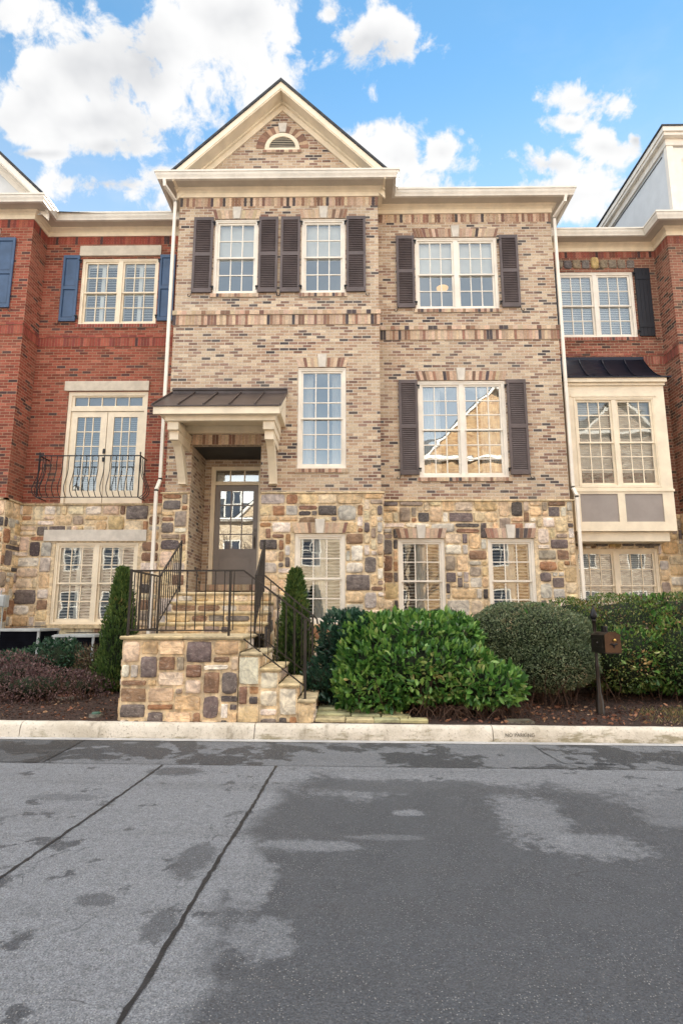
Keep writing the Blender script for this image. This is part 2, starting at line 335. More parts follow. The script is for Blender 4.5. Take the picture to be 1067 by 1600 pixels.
def leafmat(name, ramp, rough=.35, trans=.25):
    m, nt, p, o = mat(name)
    at = nd(nt, 'ShaderNodeAttribute', attribute_name='tint').outputs['Fac']
    big = noise(nt, objc(nt), 1.7, 3, .6)
    f = M(nt, 'ADD', M(nt, 'MULTIPLY', at, .75), M(nt, 'MULTIPLY', M(nt, 'SUBTRACT', big, .38), 1.0), clamp=True)
    cr = nd(nt, 'ShaderNodeValToRGB', {0: f}); e = cr.color_ramp
    while len(e.elements) > 1: e.elements.remove(e.elements[-1])
    e.elements[0].position = ramp[0][0]; e.elements[0].color = (*ramp[0][1], 1)
    for ps, c in ramp[1:]: e.elements.new(ps).color = (*c, 1)
    setp(nt, p, Base_Color=cr.outputs[0], Roughness=rough); p.inputs['Specular IOR Level'].default_value = .5
    t = nd(nt, 'ShaderNodeBsdfTranslucent', {0: cr.outputs[0]})
    mx = nd(nt, 'ShaderNodeMixShader', {0: trans, 1: p.outputs[0], 2: t.outputs[0]}); nt.links.new(mx.outputs[0], o.inputs[0]); return m
LAUREL = leafmat('laurel_leaf', [(0, (.018, .06, .016)), (.35, (.055, .16, .035)), (.62, (.13, .29, .06)), (.86, (.26, .42, .10)), (.95, (.48, .50, .22)), (1, (.50, .33, .14))], .28)
LAURELD = leafmat('laurel_leaf_dark', [(0, (.015, .045, .035)), (.6, (.03, .085, .055)), (1, (.06, .15, .08))], .3)
BOXL = leafmat('boxleaf', [(0, (.06, .095, .05)), (.5, (.15, .20, .11)), (.8, (.25, .30, .17)), (1, (.42, .30, .19))], .4)
HEDGE = leafmat('hedge_leaf', [(0, (.035, .07, .02)), (.45, (.10, .17, .045)), (.7, (.19, .26, .065)), (.88, (.30, .23, .09)), (1, (.33, .15, .08))], .35)
ARB = leafmat('arborvitae_leaf', [(0, (.025, .055, .015)), (.5, (.065, .13, .03)), (.85, (.15, .21, .05)), (1, (.30, .19, .08))], .6)
AZAL = leafmat('azalea_leaf', [(0, (.012, .04, .025)), (.6, (.03, .09, .05)), (1, (.08, .15, .06))], .4)
PURP = leafmat('purple_leaf', [(0, (.05, .025, .03)), (.5, (.12, .065, .07)), (.85, (.22, .14, .13)), (1, (.30, .20, .14))], .6)
MIXL = leafmat('mixed_leaf', [(0, (.04, .05, .02)), (.4, (.10, .11, .04)), (.7, (.16, .10, .07)), (1, (.24, .17, .10))], .6)
CHIP = leafmat('bark_chip', [(0, (.022, .012, .010)), (.5, (.06, .028, .021)), (.88, (.11, .06, .045)), (1, (.42, .30, .2))], .9, 0.0)
DEADL = leafmat('dead_leaf', [(0, (.10, .035, .02)), (.5, (.22, .09, .05)), (1, (.42, .26, .15))], .8, .1)
GRASS = leafmat('grass_blade', [(0, (.06, .08, .02)), (.5, (.16, .15, .05)), (1, (.36, .28, .14))], .7, .2)

# ------------------------------------------------------------------ wall, stone and brick-piece helpers
class Face:   # a vertical plane from plan point p0 to p1 (left to right seen from outside); s along, h outwards
    def __init__(f, p0, p1):
        f.p = Vector((p0[0], p0[1])); d = Vector((p1[0] - p0[0], p1[1] - p0[1])); f.len = d.length; f.d = d.normalized(); f.n = Vector((f.d.y, -f.d.x))
    def __call__(f, s, z, h=0.0):
        q = f.p + f.d * s + f.n * h; return (q.x, q.y, z)
def panel(mb, F, s0, s1, z0, z1, holes=(), depth=.15, h=0.0):
    xs = sorted({s0, s1, *[min(max(q, s0), s1) for hh in holes for q in hh[:2]]}); zs = sorted({z0, z1, *[min(max(q, z0), z1) for hh in holes for q in hh[2:4]]})
    for i in range(len(xs) - 1):
        for j in range(len(zs) - 1):
            cx, cz = (xs[i] + xs[i + 1]) / 2, (zs[j] + zs[j + 1]) / 2
            if any(hh[0] < cx < hh[1] and hh[2] < cz < hh[3] for hh in holes): continue
            mb.face([F(xs[i], zs[j], h), F(xs[i + 1], zs[j], h), F(xs[i + 1], zs[j + 1], h), F(xs[i], zs[j + 1], h)])
    for hh in holes:
        a, b, c, d = max(hh[0], s0), min(hh[1], s1), max(hh[2], z0), min(hh[3], z1)
        if a >= b or c >= d: continue
        if hh[0] > s0: mb.face([F(a, c, h), F(a, d, h), F(a, d, h - depth), F(a, c, h - depth)])
        if hh[1] < s1: mb.face([F(b, c, h), F(b, c, h - depth), F(b, d, h - depth), F(b, d, h)])
        if hh[3] < z1: mb.face([F(a, d, h), F(b, d, h), F(b, d, h - depth), F(a, d, h - depth)])
        if hh[2] > z0: mb.face([F(a, c, h), F(a, c, h - depth), F(b, c, h - depth), F(b, c, h)])
PAL = [((.66, .53, .39), 18), ((.62, .44, .26), 14), ((.66, .50, .32), 15), ((.50, .45, .40), 10), ((.17, .14, .135), 9), ((.095, .08, .08), 7), ((.34, .185, .10), 6), ((.25, .15, .10), 8), ((.74, .66, .57), 14), ((.34, .27, .22), 7)]
def pcol(rg, pal=PAL):
    t = rg.random() * sum(w for _, w in pal)
    for c, w in pal:
        t -= w
        if t <= 0: break
    k = rg.uniform(.85, 1.15); return tuple(min(.9, x * k * rg.uniform(.95, 1.05)) for x in c)
MORT = (.70, .56, .38)
def stones(mb, F, s0, s1, z0, z1, holes=(), rg=None, cell=.13, cz=.115, h0=0.0, out=.028, pal=PAL, big=True):
    rg = rg or random.Random(1)
    panel(mb_m := mb, F, s0, s1, z0, z1, holes, .02, h0)
    for k in range(len(mb.c) - 1, -1, -1):
        if mb.c[k] == (1, 1, 1): mb.c[k] = MORT
        else: break
    nx, nz = max(1, round((s1 - s0) / cell)), max(1, round((z1 - z0) / cz)); dx, dz = (s1 - s0) / nx, (z1 - z0) / nz
    occ = [[False] * nz for _ in range(nx)]
    for i in range(nx):
        for j in range(nz):
            x, z = s0 + (i + .5) * dx, z0 + (j + .5) * dz
            if any(hh[0] - .01 < x < hh[1] + .01 and hh[2] < z < hh[3] for hh in holes): occ[i][j] = True
    sizes = [(1, 1, 5), (2, 1, 9), (3, 1, 7), (2, 2, 18), (3, 2, 16), (1, 2, 9), (2, 3, 8), (3, 3, 4), (4, 2, 5), (4, 1, 3), (4, 3, 3)] if big else [(1, 1, 5), (2, 1, 9), (3, 1, 7), (2, 2, 8)]
    for j in range(nz - 1, -1, -1):
        for i in range(nx):
            if occ[i][j]: continue
            opts = [(w, q, k) for (w, q, k) in sizes if i + w <= nx and j - q + 1 >= 0 and all(not occ[i + a][j - b] for a in range(w) for b in range(q))]
            if not opts: opts = [(1, 1, 1)]
            t = rg.random() * sum(k for *_, k in opts)
            for (w, q, k) in opts:
                t -= k
                if t <= 0: break
            for a in range(w):
                for b in range(q): occ[i + a][j - b] = True
            x0, x1 = s0 + i * dx, s0 + (i + w) * dx; b0, b1 = z0 + (j - q + 1) * dz, z0 + (j + 1) * dz
            for hh in holes:   # trim to openings
                if b1 > hh[2] and b0 < hh[3]:
                    if x0 < hh[0] < x1: x1 = hh[0]
                    elif x0 < hh[1] < x1: x0 = hh[1]
                if x1 > hh[0] and x0 < hh[1]:
                    if b0 < hh[3] < b1: b0 = hh[3]
                    elif b0 < hh[2] < b1: b1 = hh[2]
            one_stone(mb, F, x0, x1, b0, b1, h0, out, rg, pcol(rg, pal))
def one_stone(mb, F, x0, x1, z0, z1, h0, out, rg, col):
    g = .009
    x0 += g + rg.uniform(0, .011); x1 -= g + rg.uniform(0, .011); z0 += g + rg.uniform(0, .010); z1 -= g + rg.uniform(0, .010)
    if x1 - x0 < .03 or z1 - z0 < .03: return
    cx, cz = (x0 + x1) / 2, (z0 + z1) / 2; hx, hz = (x1 - x0) / 2, (z1 - z0) / 2
    n = 16; k = rg.choice([4.5, 7, 10, 14, 20]); pts = []
    tw = rg.uniform(-.05, .05)
    for a in range(n):
        t = 2 * math.pi * a / n; c, s = math.cos(t), math.sin(t)
        r = (abs(c) ** k + abs(s) ** k) ** (-1 / k) * rg.uniform(.955, 1.01)
        pts.append((hx * c * r + tw * hz * s, hz * s * r + tw * hx * c * .5))
    o = out * rg.uniform(.5, 1.15); vs = []
    m = min(hx, hz)
    for (ins, hh) in ((0, 0), (.003, o * .6), (.07 * m, o * .92), (.5 * m, o)):
        for (px, pz) in pts:
            fx = max(0, 1 - ins / hx); fz = max(0, 1 - ins / hz)
            j = rg.uniform(-.18, .18) * o if hh > o * .7 else 0
            vs.append(F(cx + px * fx, cz + pz * fz, h0 + hh + j))
    vs.append(F(cx, cz, h0 + o * rg.uniform(.8, 1.1)))
    fs = [(r * n + a, r * n + (a + 1) % n, (r + 1) * n + (a + 1) % n, (r + 1) * n + a) for r in range(3) for a in range(n)]
    fs += [(3 * n + a, 3 * n + (a + 1) % n, 4 * n) for a in range(n)]
    mb.raw(vs, fs, col, rg.random() < .5)
BPAL = [((.50, .35, .255), 30), ((.60, .45, .33), 35), ((.31, .18, .13), 15), ((.09, .075, .08), 9), ((.22, .13, .10), 8)]
RPAL = [((.30, .075, .055), 60), ((.22, .06, .05), 25), ((.36, .11, .075), 30), ((.09, .05, .05), 8)]
R2PAL = [((.28, .09, .065), 60), ((.20, .075, .06), 30), ((.36, .15, .11), 25), ((.08, .05, .05), 8)]
def soldiers(mb, F, s0, s1, z0, z1, rg, pal=BPAL, h=.012, w=.0677, mort=(.55, .47, .38), back=.0):
    n = max(1, round((s1 - s0) / w)); dw = (s1 - s0) / n; g = .0045
    mb.face([F(s0, z0, h - .006), F(s1, z0, h - .006), F(s1, z1, h - .006), F(s0, z1, h - .006)], mort)
    mb.face([F(s0, z1, h - .006), F(s1, z1, h - .006), F(s1, z1, -.01 - back), F(s0, z1, -.01 - back)], mort)
    mb.face([F(s0, z0, h - .006), F(s0, z0, -.01 - back), F(s1, z0, -.01 - back), F(s1, z0, h - .006)], mort)
    for i in range(n):
        a, b = s0 + i * dw + g, s0 + (i + 1) * dw - g; c = pcol(rg, pal)
        q = [(a, z0 + g), (b, z0 + g), (b, z1 - g), (a, z1 - g)]
        v = [F(*t, h) for t in q] + [F(*t, h - .02 - back) for t in q]
        mb.raw(v, [(0, 1, 2, 3), (0, 4, 5, 1), (1, 5, 6, 2), (2, 6, 7, 3), (3, 7, 4, 0)], c)
def jack_arch(house, F, s0, s1, z0, z1, rg, pal=BPAL, splay=.06, key=.19, keymat=None, mort=(.55, .47, .38)):
    keymat = keymat or LIME
    mb = MB(); cx = (s0 + s1) / 2; n = 2 * max(2, round((s1 - s0 - key) / 2 / .072)) + 0; h = .010
    def xs(t, top): return s0 - (splay if top else 0) + t * ((s1 - s0) + (2 * splay if top else 0))
    mb.face([F(xs(0, 0), z0, .004), F(xs(1, 0), z0, .004), F(xs(1, 1), z1, .004), F(xs(0, 1), z1, .004)], mort)
    kw = key / (s1 - s0)
    for side in (0, 1):
        t0, t1 = (0, .5 - kw / 2) if side == 0 else (.5 + kw / 2, 1)
        m = n // 2
        for i in range(m):
            a, b = t0 + (t1 - t0) * (i + .06) / m, t0 + (t1 - t0) * (i + .94) / m
            q = [(xs(a, 0), z0 + .004), (xs(b, 0), z0 + .004), (xs(b, 1), z1 - .004), (xs(a, 1), z1 - .004)]
            v = [F(*t, h) for t in q] + [F(*t, -.005) for t in q]
            mb.raw(v, [(0, 1, 2, 3), (0, 4, 5, 1), (1, 5, 6, 2), (2, 6, 7, 3), (3, 7, 4, 0)], pcol(rg, pal))
    ar = mb.build('brick_arch', BPIECE, house)
    k = MB(); kz0, kz1 = z0 + .0, z1 + .07
    q = [(cx - key * .34, kz0), (cx + key * .34, kz0), (cx + key * .52, kz1), (cx - key * .52, kz1)]
    v = [F(*t, .028) for t in q] + [F(*t, -.02) for t in q]
    k.raw(v, [(0, 1, 2, 3), (0, 4, 5, 1), (1, 5, 6, 2), (2, 6, 7, 3), (3, 7, 4, 0)])
    k.build('keystone', keymat, ar)

def window(house, F, s0, s1, z0, z1, units=1, cols=3, rows=2, content='dark', glass=None, trim=None, rec=.03, sill=None, seed=0, casing=.065, mull=.10, stile=.042, name='window', brick_pal=None):
    trim = trim or WHITE; glass = glass or GLASS; rg = random.Random(seed)
    def bx(mb, a, b, c, d, h0, h1):
        q = [(a, c), (b, c), (b, d), (a, d)]; v = [F(*t, h1) for t in q] + [F(*t, h0) for t in q]
        mb.raw(v, [(0, 1, 2, 3), (0, 4, 5, 1), (1, 5, 6, 2), (2, 6, 7, 3), (3, 7, 4, 0), (7, 6, 5, 4)])
    f = MB(); c = casing
    bx(f, s0, s0 + c, z0, z1, -.16, -rec); bx(f, s1 - c, s1, z0, z1, -.16, -rec)
    bx(f, s0 + c, s1 - c, z1 - c, z1, -.16, -rec); bx(f, s0 + c, s1 - c, z0, z0 + .05, -.16, -rec + .008)
    bx(f, s0 + c * .45, s1 - c * .45, z1 - c * .5, z1 - .004, -rec, -rec + .012); bx(f, s0 + .003, s0 + c * .45, z0 + .003, z1 - .004, -rec, -rec + .012); bx(f, s1 - c * .45, s1 - .003, z0 + .003, z1 - .004, -rec, -rec + .012)
    iw = (s1 - s0 - 2 * c - (units - 1) * mull) / units; us = []
    for u in range(units):
        a = s0 + c + u * (iw + mull); us.append((a, a + iw))
        if u: bx(f, a - mull, a, z0 + .05, z1 - c, -.16, -rec - .004)
    win = f.build(name, trim, house)
    zb, zt = z0 + .05, z1 - c; zm = (zb + zt) / 2
    for (a, b) in us:
        s = MB(); g = MB()
        for (c0, c1, hh) in ((zm - .018, zt, -rec - .03), (zb, zm + .018, -rec - .062)):
            bx(s, a, a + stile, c0, c1, hh - .035, hh); bx(s, b - stile, b, c0, c1, hh - .035, hh)
            bot = .065 if c0 == zb else .036; top = .036 if c0 == zb else .042
            bx(s, a + stile, b - stile, c0, c0 + bot, hh - .035, hh); bx(s, a + stile, b - stile, c1 - top, c1, hh - .035, hh)
            A, B, C, D = a + stile, b - stile, c0 + bot, c1 - top
            for i in range(1, cols): x = A + (B - A) * i / cols; bx(s, x - .011, x + .011, C, D, hh - .027, hh - .006)
            for j in range(1, rows): z = C + (D - C) * j / rows; bx(s, A, B, z - .011, z + .011, hh - .025, hh - .008)
            g.face([F(A, C, hh - .022), F(B, C, hh - .022), F(B, D, hh - .022), F(A, D, hh - .022)])
        s.build('sash', trim, win); g.build('pane', glass, win)
    # room behind
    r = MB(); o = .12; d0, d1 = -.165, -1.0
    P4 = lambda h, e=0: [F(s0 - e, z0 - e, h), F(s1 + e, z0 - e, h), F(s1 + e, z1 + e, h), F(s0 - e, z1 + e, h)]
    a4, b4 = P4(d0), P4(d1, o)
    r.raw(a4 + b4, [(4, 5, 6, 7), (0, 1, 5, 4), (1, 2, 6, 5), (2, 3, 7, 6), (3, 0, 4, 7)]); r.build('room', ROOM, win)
    def slats(name, a, b, c, d, pitch, wdt, tilt, h, m=BLIND, ends=.0):
        q = MB(); n = int((d - c) / pitch)
        for i in range(n):
            z = c + (i + .5) * pitch; dy, dz = math.cos(tilt) * wdt / 2, math.sin(tilt) * wdt / 2
            q.raw([F(a, z + dz, h - dy), F(b, z + dz, h - dy), F(b, z - dz, h + dy), F(a, z - dz, h + dy),
                   F(a, z + dz + .006, h - dy), F(b, z + dz + .006, h - dy), F(b, z - dz + .006, h + dy), F(a, z - dz + .006, h + dy)],
                  [(0, 1, 2, 3), (4, 7, 6, 5), (3, 2, 6, 7), (0, 4, 5, 1)])
        return q
    if content in ('shutters', 'shut_cur'):
        for (a, b) in us:
            q = MB(); np_ = 2; w = (b - a) / np_
            for i in range(np_):
                A, B = a + i * w, a + (i + 1) * w; h = -.165
                for (x0, x1, c0, c1) in ((A, A + .045, zb, zt), (B - .045, B, zb, zt), (A + .045, B - .045, zt - .08, zt), (A + .045, B - .045, zb, zb + .08), (A + .045, B - .045, zm - .04, zm + .04)):
                    bx(q, x0, x1, c0, c1, h - .028, h)
                for (c0, c1) in ((zb + .08, zm - .04), (zm + .04, zt - .08)):
                    t = slats('', A + .045, B - .045, c0, c1, .066, .062, R(28 if content == 'shutters' else 18), h - .014); q.raw(t.v, t.f)
            q.build('plantation_shutter', BLIND, win)
    if content in ('blind', 'blind_low'):
        for (a, b) in us:
            q = slats('', a + .01, b - .01, zb + (.0 if content == 'blind' else .30 * (zt - zb) * .55), zt, .046, .048, R(48 if content == 'blind' else 60), -.2); q.build('venetian_blind', BLIND, win)
    if content == 'half':
        for (a, b) in us:
            q = MB(); bx(q, a, b, zm + .02, zt, -.20, -.19); bx(q, a, b, zm - .01, zm + .02, -.205, -.185); q.build('roller_blind', BLIND, win)
    if content in ('sheer', 'shut_cur', 'drape'):
        q = MB(); ww = {'sheer': .30, 'shut_cur': .16, 'drape': .27}[content] * (s1 - s0)
        spans = [(s0 + .03, s0 + ww), (s1 - ww, s1 - .03)] if content != 'shut_cur' else [((s0 + s1) / 2 - .11, (s0 + s1) / 2 + .11)]
        for (a, b) in spans:
            n = 26; hh = -.26 if content != 'shut_cur' else -.135
            top = [(a + (b - a) * i / n, hh + (.02 if content != 'shut_cur' else .012) * math.sin(i * 1.9)) for i in range(n + 1)]
            for i in range(n):
                (xa, ha), (xb, hb) = top[i], top[i + 1]
                q.face([F(xa, zb, ha), F(xb, zb, hb), F(xb, zt, hb), F(xa, zt, ha)], smooth=True)
        q.build('curtain', SHEER, win)
    if content == 'lamp': pass
    if sill:
        q = MB(); soldiers(q, F, s0 - .04, s1 + .04, z0 - .095, z0 - .006, rg, brick_pal or BPAL, .035, back=.12); q.build('sill', BPIECE, win)
    return win

def shutter(house, F, s0, s1, z0, z1, mt, style='louvre', hinge=1, h=.02):
    def bx(mb, a, b, c, d, h0, h1):
        q = [(a, c), (b, c), (b, d), (a, d)]; v = [F(*t, h1) for t in q] + [F(*t, h0) for t in q]
        mb.raw(v, [(0, 1, 2, 3), (0, 4, 5, 1), (1, 5, 6, 2), (2, 6, 7, 3), (3, 7, 4, 0), (7, 6, 5, 4)])
    m = MB(); t = .035; w = .052; zm = (z0 + z1) / 2
    if style == 'batten':
        n = 4; ww = (s1 - s0) / n
        for i in range(n): bx(m, s0 + i * ww + .003, s0 + (i + 1) * ww - .003, z0, z1, h, h + t * .7)
        bx(m, s0, s1, z0, z1, h, h + t * .5)
        for z in (z0 + .22, z1 - .30): bx(m, s0 + .004, s1 - .004, z, z + .11, h, h + t)
    else:
        bx(m, s0, s0 + w, z0, z1, h, h + t); bx(m, s1 - w, s1, z0, z1, h, h + t)
        for (a, b) in ((z0, z0 + .09), (zm - .04, zm + .04), (z1 - .08, z1)): bx(m, s0 + w, s1 - w, a, b, h, h + t)
        bx(m, s0 + w, s1 - w, z0 + .05, z1 - .05, h, h + .006)
        for (c, d) in ((z0 + .09, zm - .04), (zm + .04, z1 - .08)):
            if style == 'louvre':
                p = .042; n = int((d - c) / p); p = (d - c) / n
                for i in range(n):
                    z = c + i * p
                    v = [F(s0 + w, z, h + t - .004), F(s1 - w, z, h + t - .004), F(s1 - w, z + p * .95, h + .010), F(s0 + w, z + p * .95, h + .010), F(s0 + w, z, h + t - .012), F(s1 - w, z, h + t - .012)]
                    m.raw(v, [(0, 1, 2, 3), (0, 4, 5, 1)])
            else:
                bx(m, s0 + w + .03, s1 - w - .03, c + .03, d - .03, h, h + t * .7)
                q0 = [(s0 + w, c), (s1 - w, c), (s1 - w, d), (s0 + w, d)]; q1 = [(s0 + w + .03, c + .03), (s1 - w - .03, c + .03), (s1 - w - .03, d - .03), (s0 + w + .03, d - .03)]
                v = [F(*q, h + .012) for q in q0] + [F(*q, h + t * .7) for q in q1]
                m.raw(v, [(0, 1, 5, 4), (1, 2, 6, 5), (2, 3, 7, 6), (3, 0, 4, 7)])
    sh = m.build('shutter', mt, house)
    k = MB(); xi = s1 if hinge > 0 else s0; xo = s0 if hinge > 0 else s1
    for z in (z0 + .12, z1 - .14):
        bx(k, xi - .02 * hinge if hinge > 0 else xi + .02, xi + .05 * hinge, z, z + .03, h + .01, h + t + .006) if hinge > 0 else bx(k, xi - .05, xi + .02, z, z + .03, h + .01, h + t + .006)
        bx(k, (xi + .03 * hinge) - .012, (xi + .03 * hinge) + .012, z - .05, z + .03, h, h + .02)
    k.build('hinge', IRONB, sh)
    d = MB(); sg = -1 if hinge > 0 else 1
    pts = [F(xo + sg * a, z0 + b, h + .03) for a, b in ((-.03, .03), (-.01, -.02), (.0, -.07), (.03, -.10), (.06, -.09), (.07, -.06), (.05, -.045))]
    d.tube(pts, .008, 6); d.build('shutter_dog', IRONB, sh)
    return sh
def sweep(mb, path, prof):
    pts = [Vector(p) for p in path]; n = len(pts); offs = []
    for i in range(n):
        ds = []
        if i > 0: ds.append((pts[i] - pts[i - 1]).normalized())
        if i < n - 1: ds.append((pts[i + 1] - pts[i]).normalized())
        ns = [Vector((d.y, -d.x)) for d in ds]
        if len(ns) == 1: offs.append(ns[0])
        else:
            b = (ns[0] + ns[1]); b = b / (b.length ** 2) * 2; offs.append(b)
    m = len(prof); v = []
    for p, o in zip(pts, offs):
        for (a, z) in prof: q = p + o * a; v.append((q.x, q.y, z))
    fs = [(i * m + k, i * m + (k + 1) % m, (i + 1) * m + (k + 1) % m, (i + 1) * m + k) for i in range(n - 1) for k in range(m)]
    fs += [tuple(range(m)), tuple(range((n - 1) * m, n * m))[::-1]]
    mb.raw(v, fs)
def cornice(house, path, z):
    m = MB(); sweep(m, path, [(.0, z), (.03, z), (.03, z + .10), (.045, z + .115), (.055, z + .13), (.075, z + .145), (.10, z + .155), (.12, z + .175), (.12, z + .19), (0, z + .19)]); fr = m.build('cornice', CREAM, house)
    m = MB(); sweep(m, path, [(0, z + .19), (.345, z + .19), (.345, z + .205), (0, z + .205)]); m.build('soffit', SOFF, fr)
    m = MB(); sweep(m, path, [(.335, z + .165), (.40, z + .165), (.41, z + .20), (.435, z + .25), (.445, z + .30), (.46, z + .305), (.46, z + .345), (.44, z + .345), (.335, z + .345)]); m.build('gutter', GUTTER, house)
def rowbands(house, F, s0, s1, zr, zs0, rg, pal=BPAL, mort=(.55, .47, .38)):
    m = MB(); soldiers(m, F, s0 - .02, s1 + .02, zs0, zr, rg, pal, .02, mort=mort)
    m.build('brick_band', BPIECE, house); m = MB(); soldiers(m, F, s0 - .035, s1 + .035, zr, zr + .10, rg, pal, .045, w=.105, mort=mort); m.build('brick_band', BPIECE, house)

# ------------------------------------------------------------------ ground, road, kerb
sl = -.0075
def zr(x, z): return z + sl * x
def sheet(name, pts, z, m, kind='structure', parent=None):
    mb = MB(); mb.face([(x, y, zr(x, z) if abs(x) < 60 else z) for x, y in pts]); return mb.build(name, m, parent, kind)
sheet('ground', [(-400, -400), (400, -400), (400, 400), (-400, 400)], -.6, MULCH)
sheet('asphalt_road', [(-22, -5.2), (22, -5.2), (22, 6.2), (-22, 6.2)], 0, ROAD)
sheet('asphalt_road_edge', [(-22, 6.2), (22, 6.2), (22, 7.33), (-22, 7.33)], 0.0, ROADP)
sheet('asphalt_patch', [(-8, 6.24), (-3.06, 6.24), (-3.12, 7.31), (-8, 7.31)], .004, ROADD)
sheet('asphalt_repair', [(2.16, 6.45), (2.75, 6.4), (2.72, 7.15), (2.13, 7.12)], .004, ROADP)
sheet('gutter_strip', [(-22, 7.33), (22, 7.33), (22, 7.47), (-22, 7.47)], .004, PAN)
rg = random.Random(5)
def seam(name, pts, w):
    mb = MB(); P = []
    for (a, b) in zip(pts[:-1], pts[1:]):
        n = max(2, int(math.dist(a, b) / .05))
        for i in range(n): P.append((a[0] + (b[0] - a[0]) * i / n, a[1] + (b[1] - a[1]) * i / n))
    P.append(pts[-1]); L = []; Rr = []
    for i, p in enumerate(P):
        q = P[min(i + 1, len(P) - 1)]; o = P[max(i - 1, 0)]; d = Vector((q[0] - o[0], q[1] - o[1])).normalized(); nn = Vector((-d.y, d.x)); j = rg.uniform(-.004, .004)
        L.append((p[0] + nn.x * (w * rg.uniform(.3, .75) + j), p[1] + nn.y * (w * rg.uniform(.3, .75) + j))); Rr.append((p[0] - nn.x * (w * rg.uniform(.3, .75) - j), p[1] - nn.y * (w * rg.uniform(.3, .75) - j)))
    for i in range(len(P) - 1):
        q = [L[i], L[i + 1], Rr[i + 1], Rr[i]]; mb.face([(x, y, zr(x, .0055)) for x, y in q])
    return mb.build(name, SEAM, None, 'structure')
seam('road_joint', [(-.72, 6.19), (-.75, 5.0), (-.80, 3.6), (-.82, 2.7), (-.9, .5), (-.95, -3)], .022)
seam('road_joint', [(-1.84, 6.18), (-1.88, 5.0), (-1.95, 3.6), (-2.0, 1), (-2.1, -3)], .018)
seam('road_joint', [(-9, 6.23), (-3.3, 6.215), (-1, 6.2), (2, 6.19), (8, 6.2)], .008)
seam('road_joint', [(-3.06, 6.24), (-3.12, 7.32)], .012)
seam('road_crack', [(2.13, 7.3), (2.14, 6.9), (2.18, 6.45), (2.3, 6.22)], .007)
# far side: sidewalk and lawn in front of the opposite houses
sheet('opposite_pavement', [(-30, -12.5), (30, -12.5), (30, -5.2), (-30, -5.2)], .12, PAN)
# kerb in four lengths with open joints
def kerb():
    xs = [-22, -8, -3.98, -1.14, 1.72, 6.5, 22]
    for a, b in zip(xs[:-1], xs[1:]):
        mb = MB(); n = max(2, int((b - a) / .12)); prof = [(7.47, -.15), (7.462, .0), (7.472, .07), (7.485, .125), (7.505, .155), (7.535, .17), (7.60, .172), (7.635, .165), (7.64, -.15)]
        m = len(prof); v = []
        rk = random.Random(int(a * 10))
        for i in range(n + 1):
            x = a + .005 + (b - a - .01) * i / n; jj = 0
            for k, (y, z) in enumerate(prof):
                jy = rk.uniform(-.002, .002) if 0 < k < m - 1 else 0
                v.append((x, y + jy, zr(x, z + jy)))
        mb.raw(v, [(i * m + k, i * m + k + 1, (i + 1) * m + k + 1, (i + 1) * m + k) for i in range(n) for k in range(m - 1)], None, True)
        mb.raw(v[:m], [tuple(range(m))]); mb.raw(v[-m:], [tuple(range(m))[::-1]])
        o = mb.build('kerb', CURB, None, 'structure')
        if a == 1.72:
            cu = bpy.data.curves.new('txt', 'FONT'); cu.body = 'NO PARKING'; cu.size = .056; cu.extrude = .001; cu.space_character = 1.05
            to = bpy.data.objects.new('txt', cu); COL.objects.link(to); bpy.context.view_layer.update()
            me = bpy.data.meshes.new_from_object(to.evaluated_get(bpy.context.evaluated_depsgraph_get())); bpy.data.objects.remove(to)
            t = bpy.data.objects.new('painted_lettering', me); COL.objects.link(t); me.materials.append(SOOT); t.parent = o
            t.location = (1.86, 7.4652, zr(1.9, .062)); t.rotation_euler = (R(83), 0, 0); t['label'] = 'faded black letters reading NO PARKING'
kerb()
def gz(x, y): return zr(x, .165) + max(0, min(4.6, y - 7.6)) * .07 + .015 * math.sin(x * 2.3 + y) * min(1, max(0, y - 7.6))
mb = MB(); nx, ny = 150, 44; X0, X1, Y0, Y1 = -14, 14, 7.62, 13.4
vs = [(X0 + (X1 - X0) * i / nx, Y0 + (Y1 - Y0) * j / ny, gz(X0 + (X1 - X0) * i / nx, Y0 + (Y1 - Y0) * j / ny) + rg.uniform(-.012, .012) * (j > 0)) for j in range(ny + 1) for i in range(nx + 1)]
mb.raw(vs, [(j * (nx + 1) + i, j * (nx + 1) + i + 1, (j + 1) * (nx + 1) + i + 1, (j + 1) * (nx + 1) + i) for j in range(ny) for i in range(nx)], None, True)
mb.build('mulch_bed', MULCH, None, 'structure')

# ------------------------------------------------------------------ main tan brick house
B0 = 11.8; B1 = 12.4; H1 = 10.70
rg = random.Random(11)
house = thing('townhouse', 'tan brick townhouse in the middle with brown louvered shutters and a front gable', 'house', (.5, 12.2, .3))
FA = Face((-3.75, B0), (.66, B0)); FB = Face((.66, B1), (4.69, B1))
a = lambda x: x + 3.75
b = lambda x: x - .66
winsA = [(-2.95, -1.98, 8.37, 10.17), (-1.03, -.06, 8.37, 10.17), (-1.06, -.05, 4.46, 6.66), (-1.08, -.07, 1.33, 3.11)]
winsB = [(1.53, 3.41, 8.31, 10.10), (1.52, 3.44, 4.41, 6.60), (1.03, 2.0, 1.33, 3.08), (2.9, 3.87, 1.33, 3.08)]
ENT = (-3.23, -1.80, 1.86, 4.97)
hA = [(a(x0), a(x1), z0, z1) for x0, x1, z0, z1 in winsA + [ENT]]; hB = [(b(x0), b(x1), z0, z1) for x0, x1, z0, z1 in winsB]
w = MB()
panel(w, FA, 0, 4.41, 3.9, 10.9, hA); panel(w, FB, 0, 4.03, 3.9, 10.9, hB)
panel(w, Face((-3.75, 20), (-3.75, B0)), 0, 8.2, 3.9, 10.9); panel(w, Face((.66, B0), (.66, B1)), 0, .6, 3.9, 10.9); panel(w, Face((4.69, B1), (4.69, 20)), 0, 7.6, 3.9, 10.9)
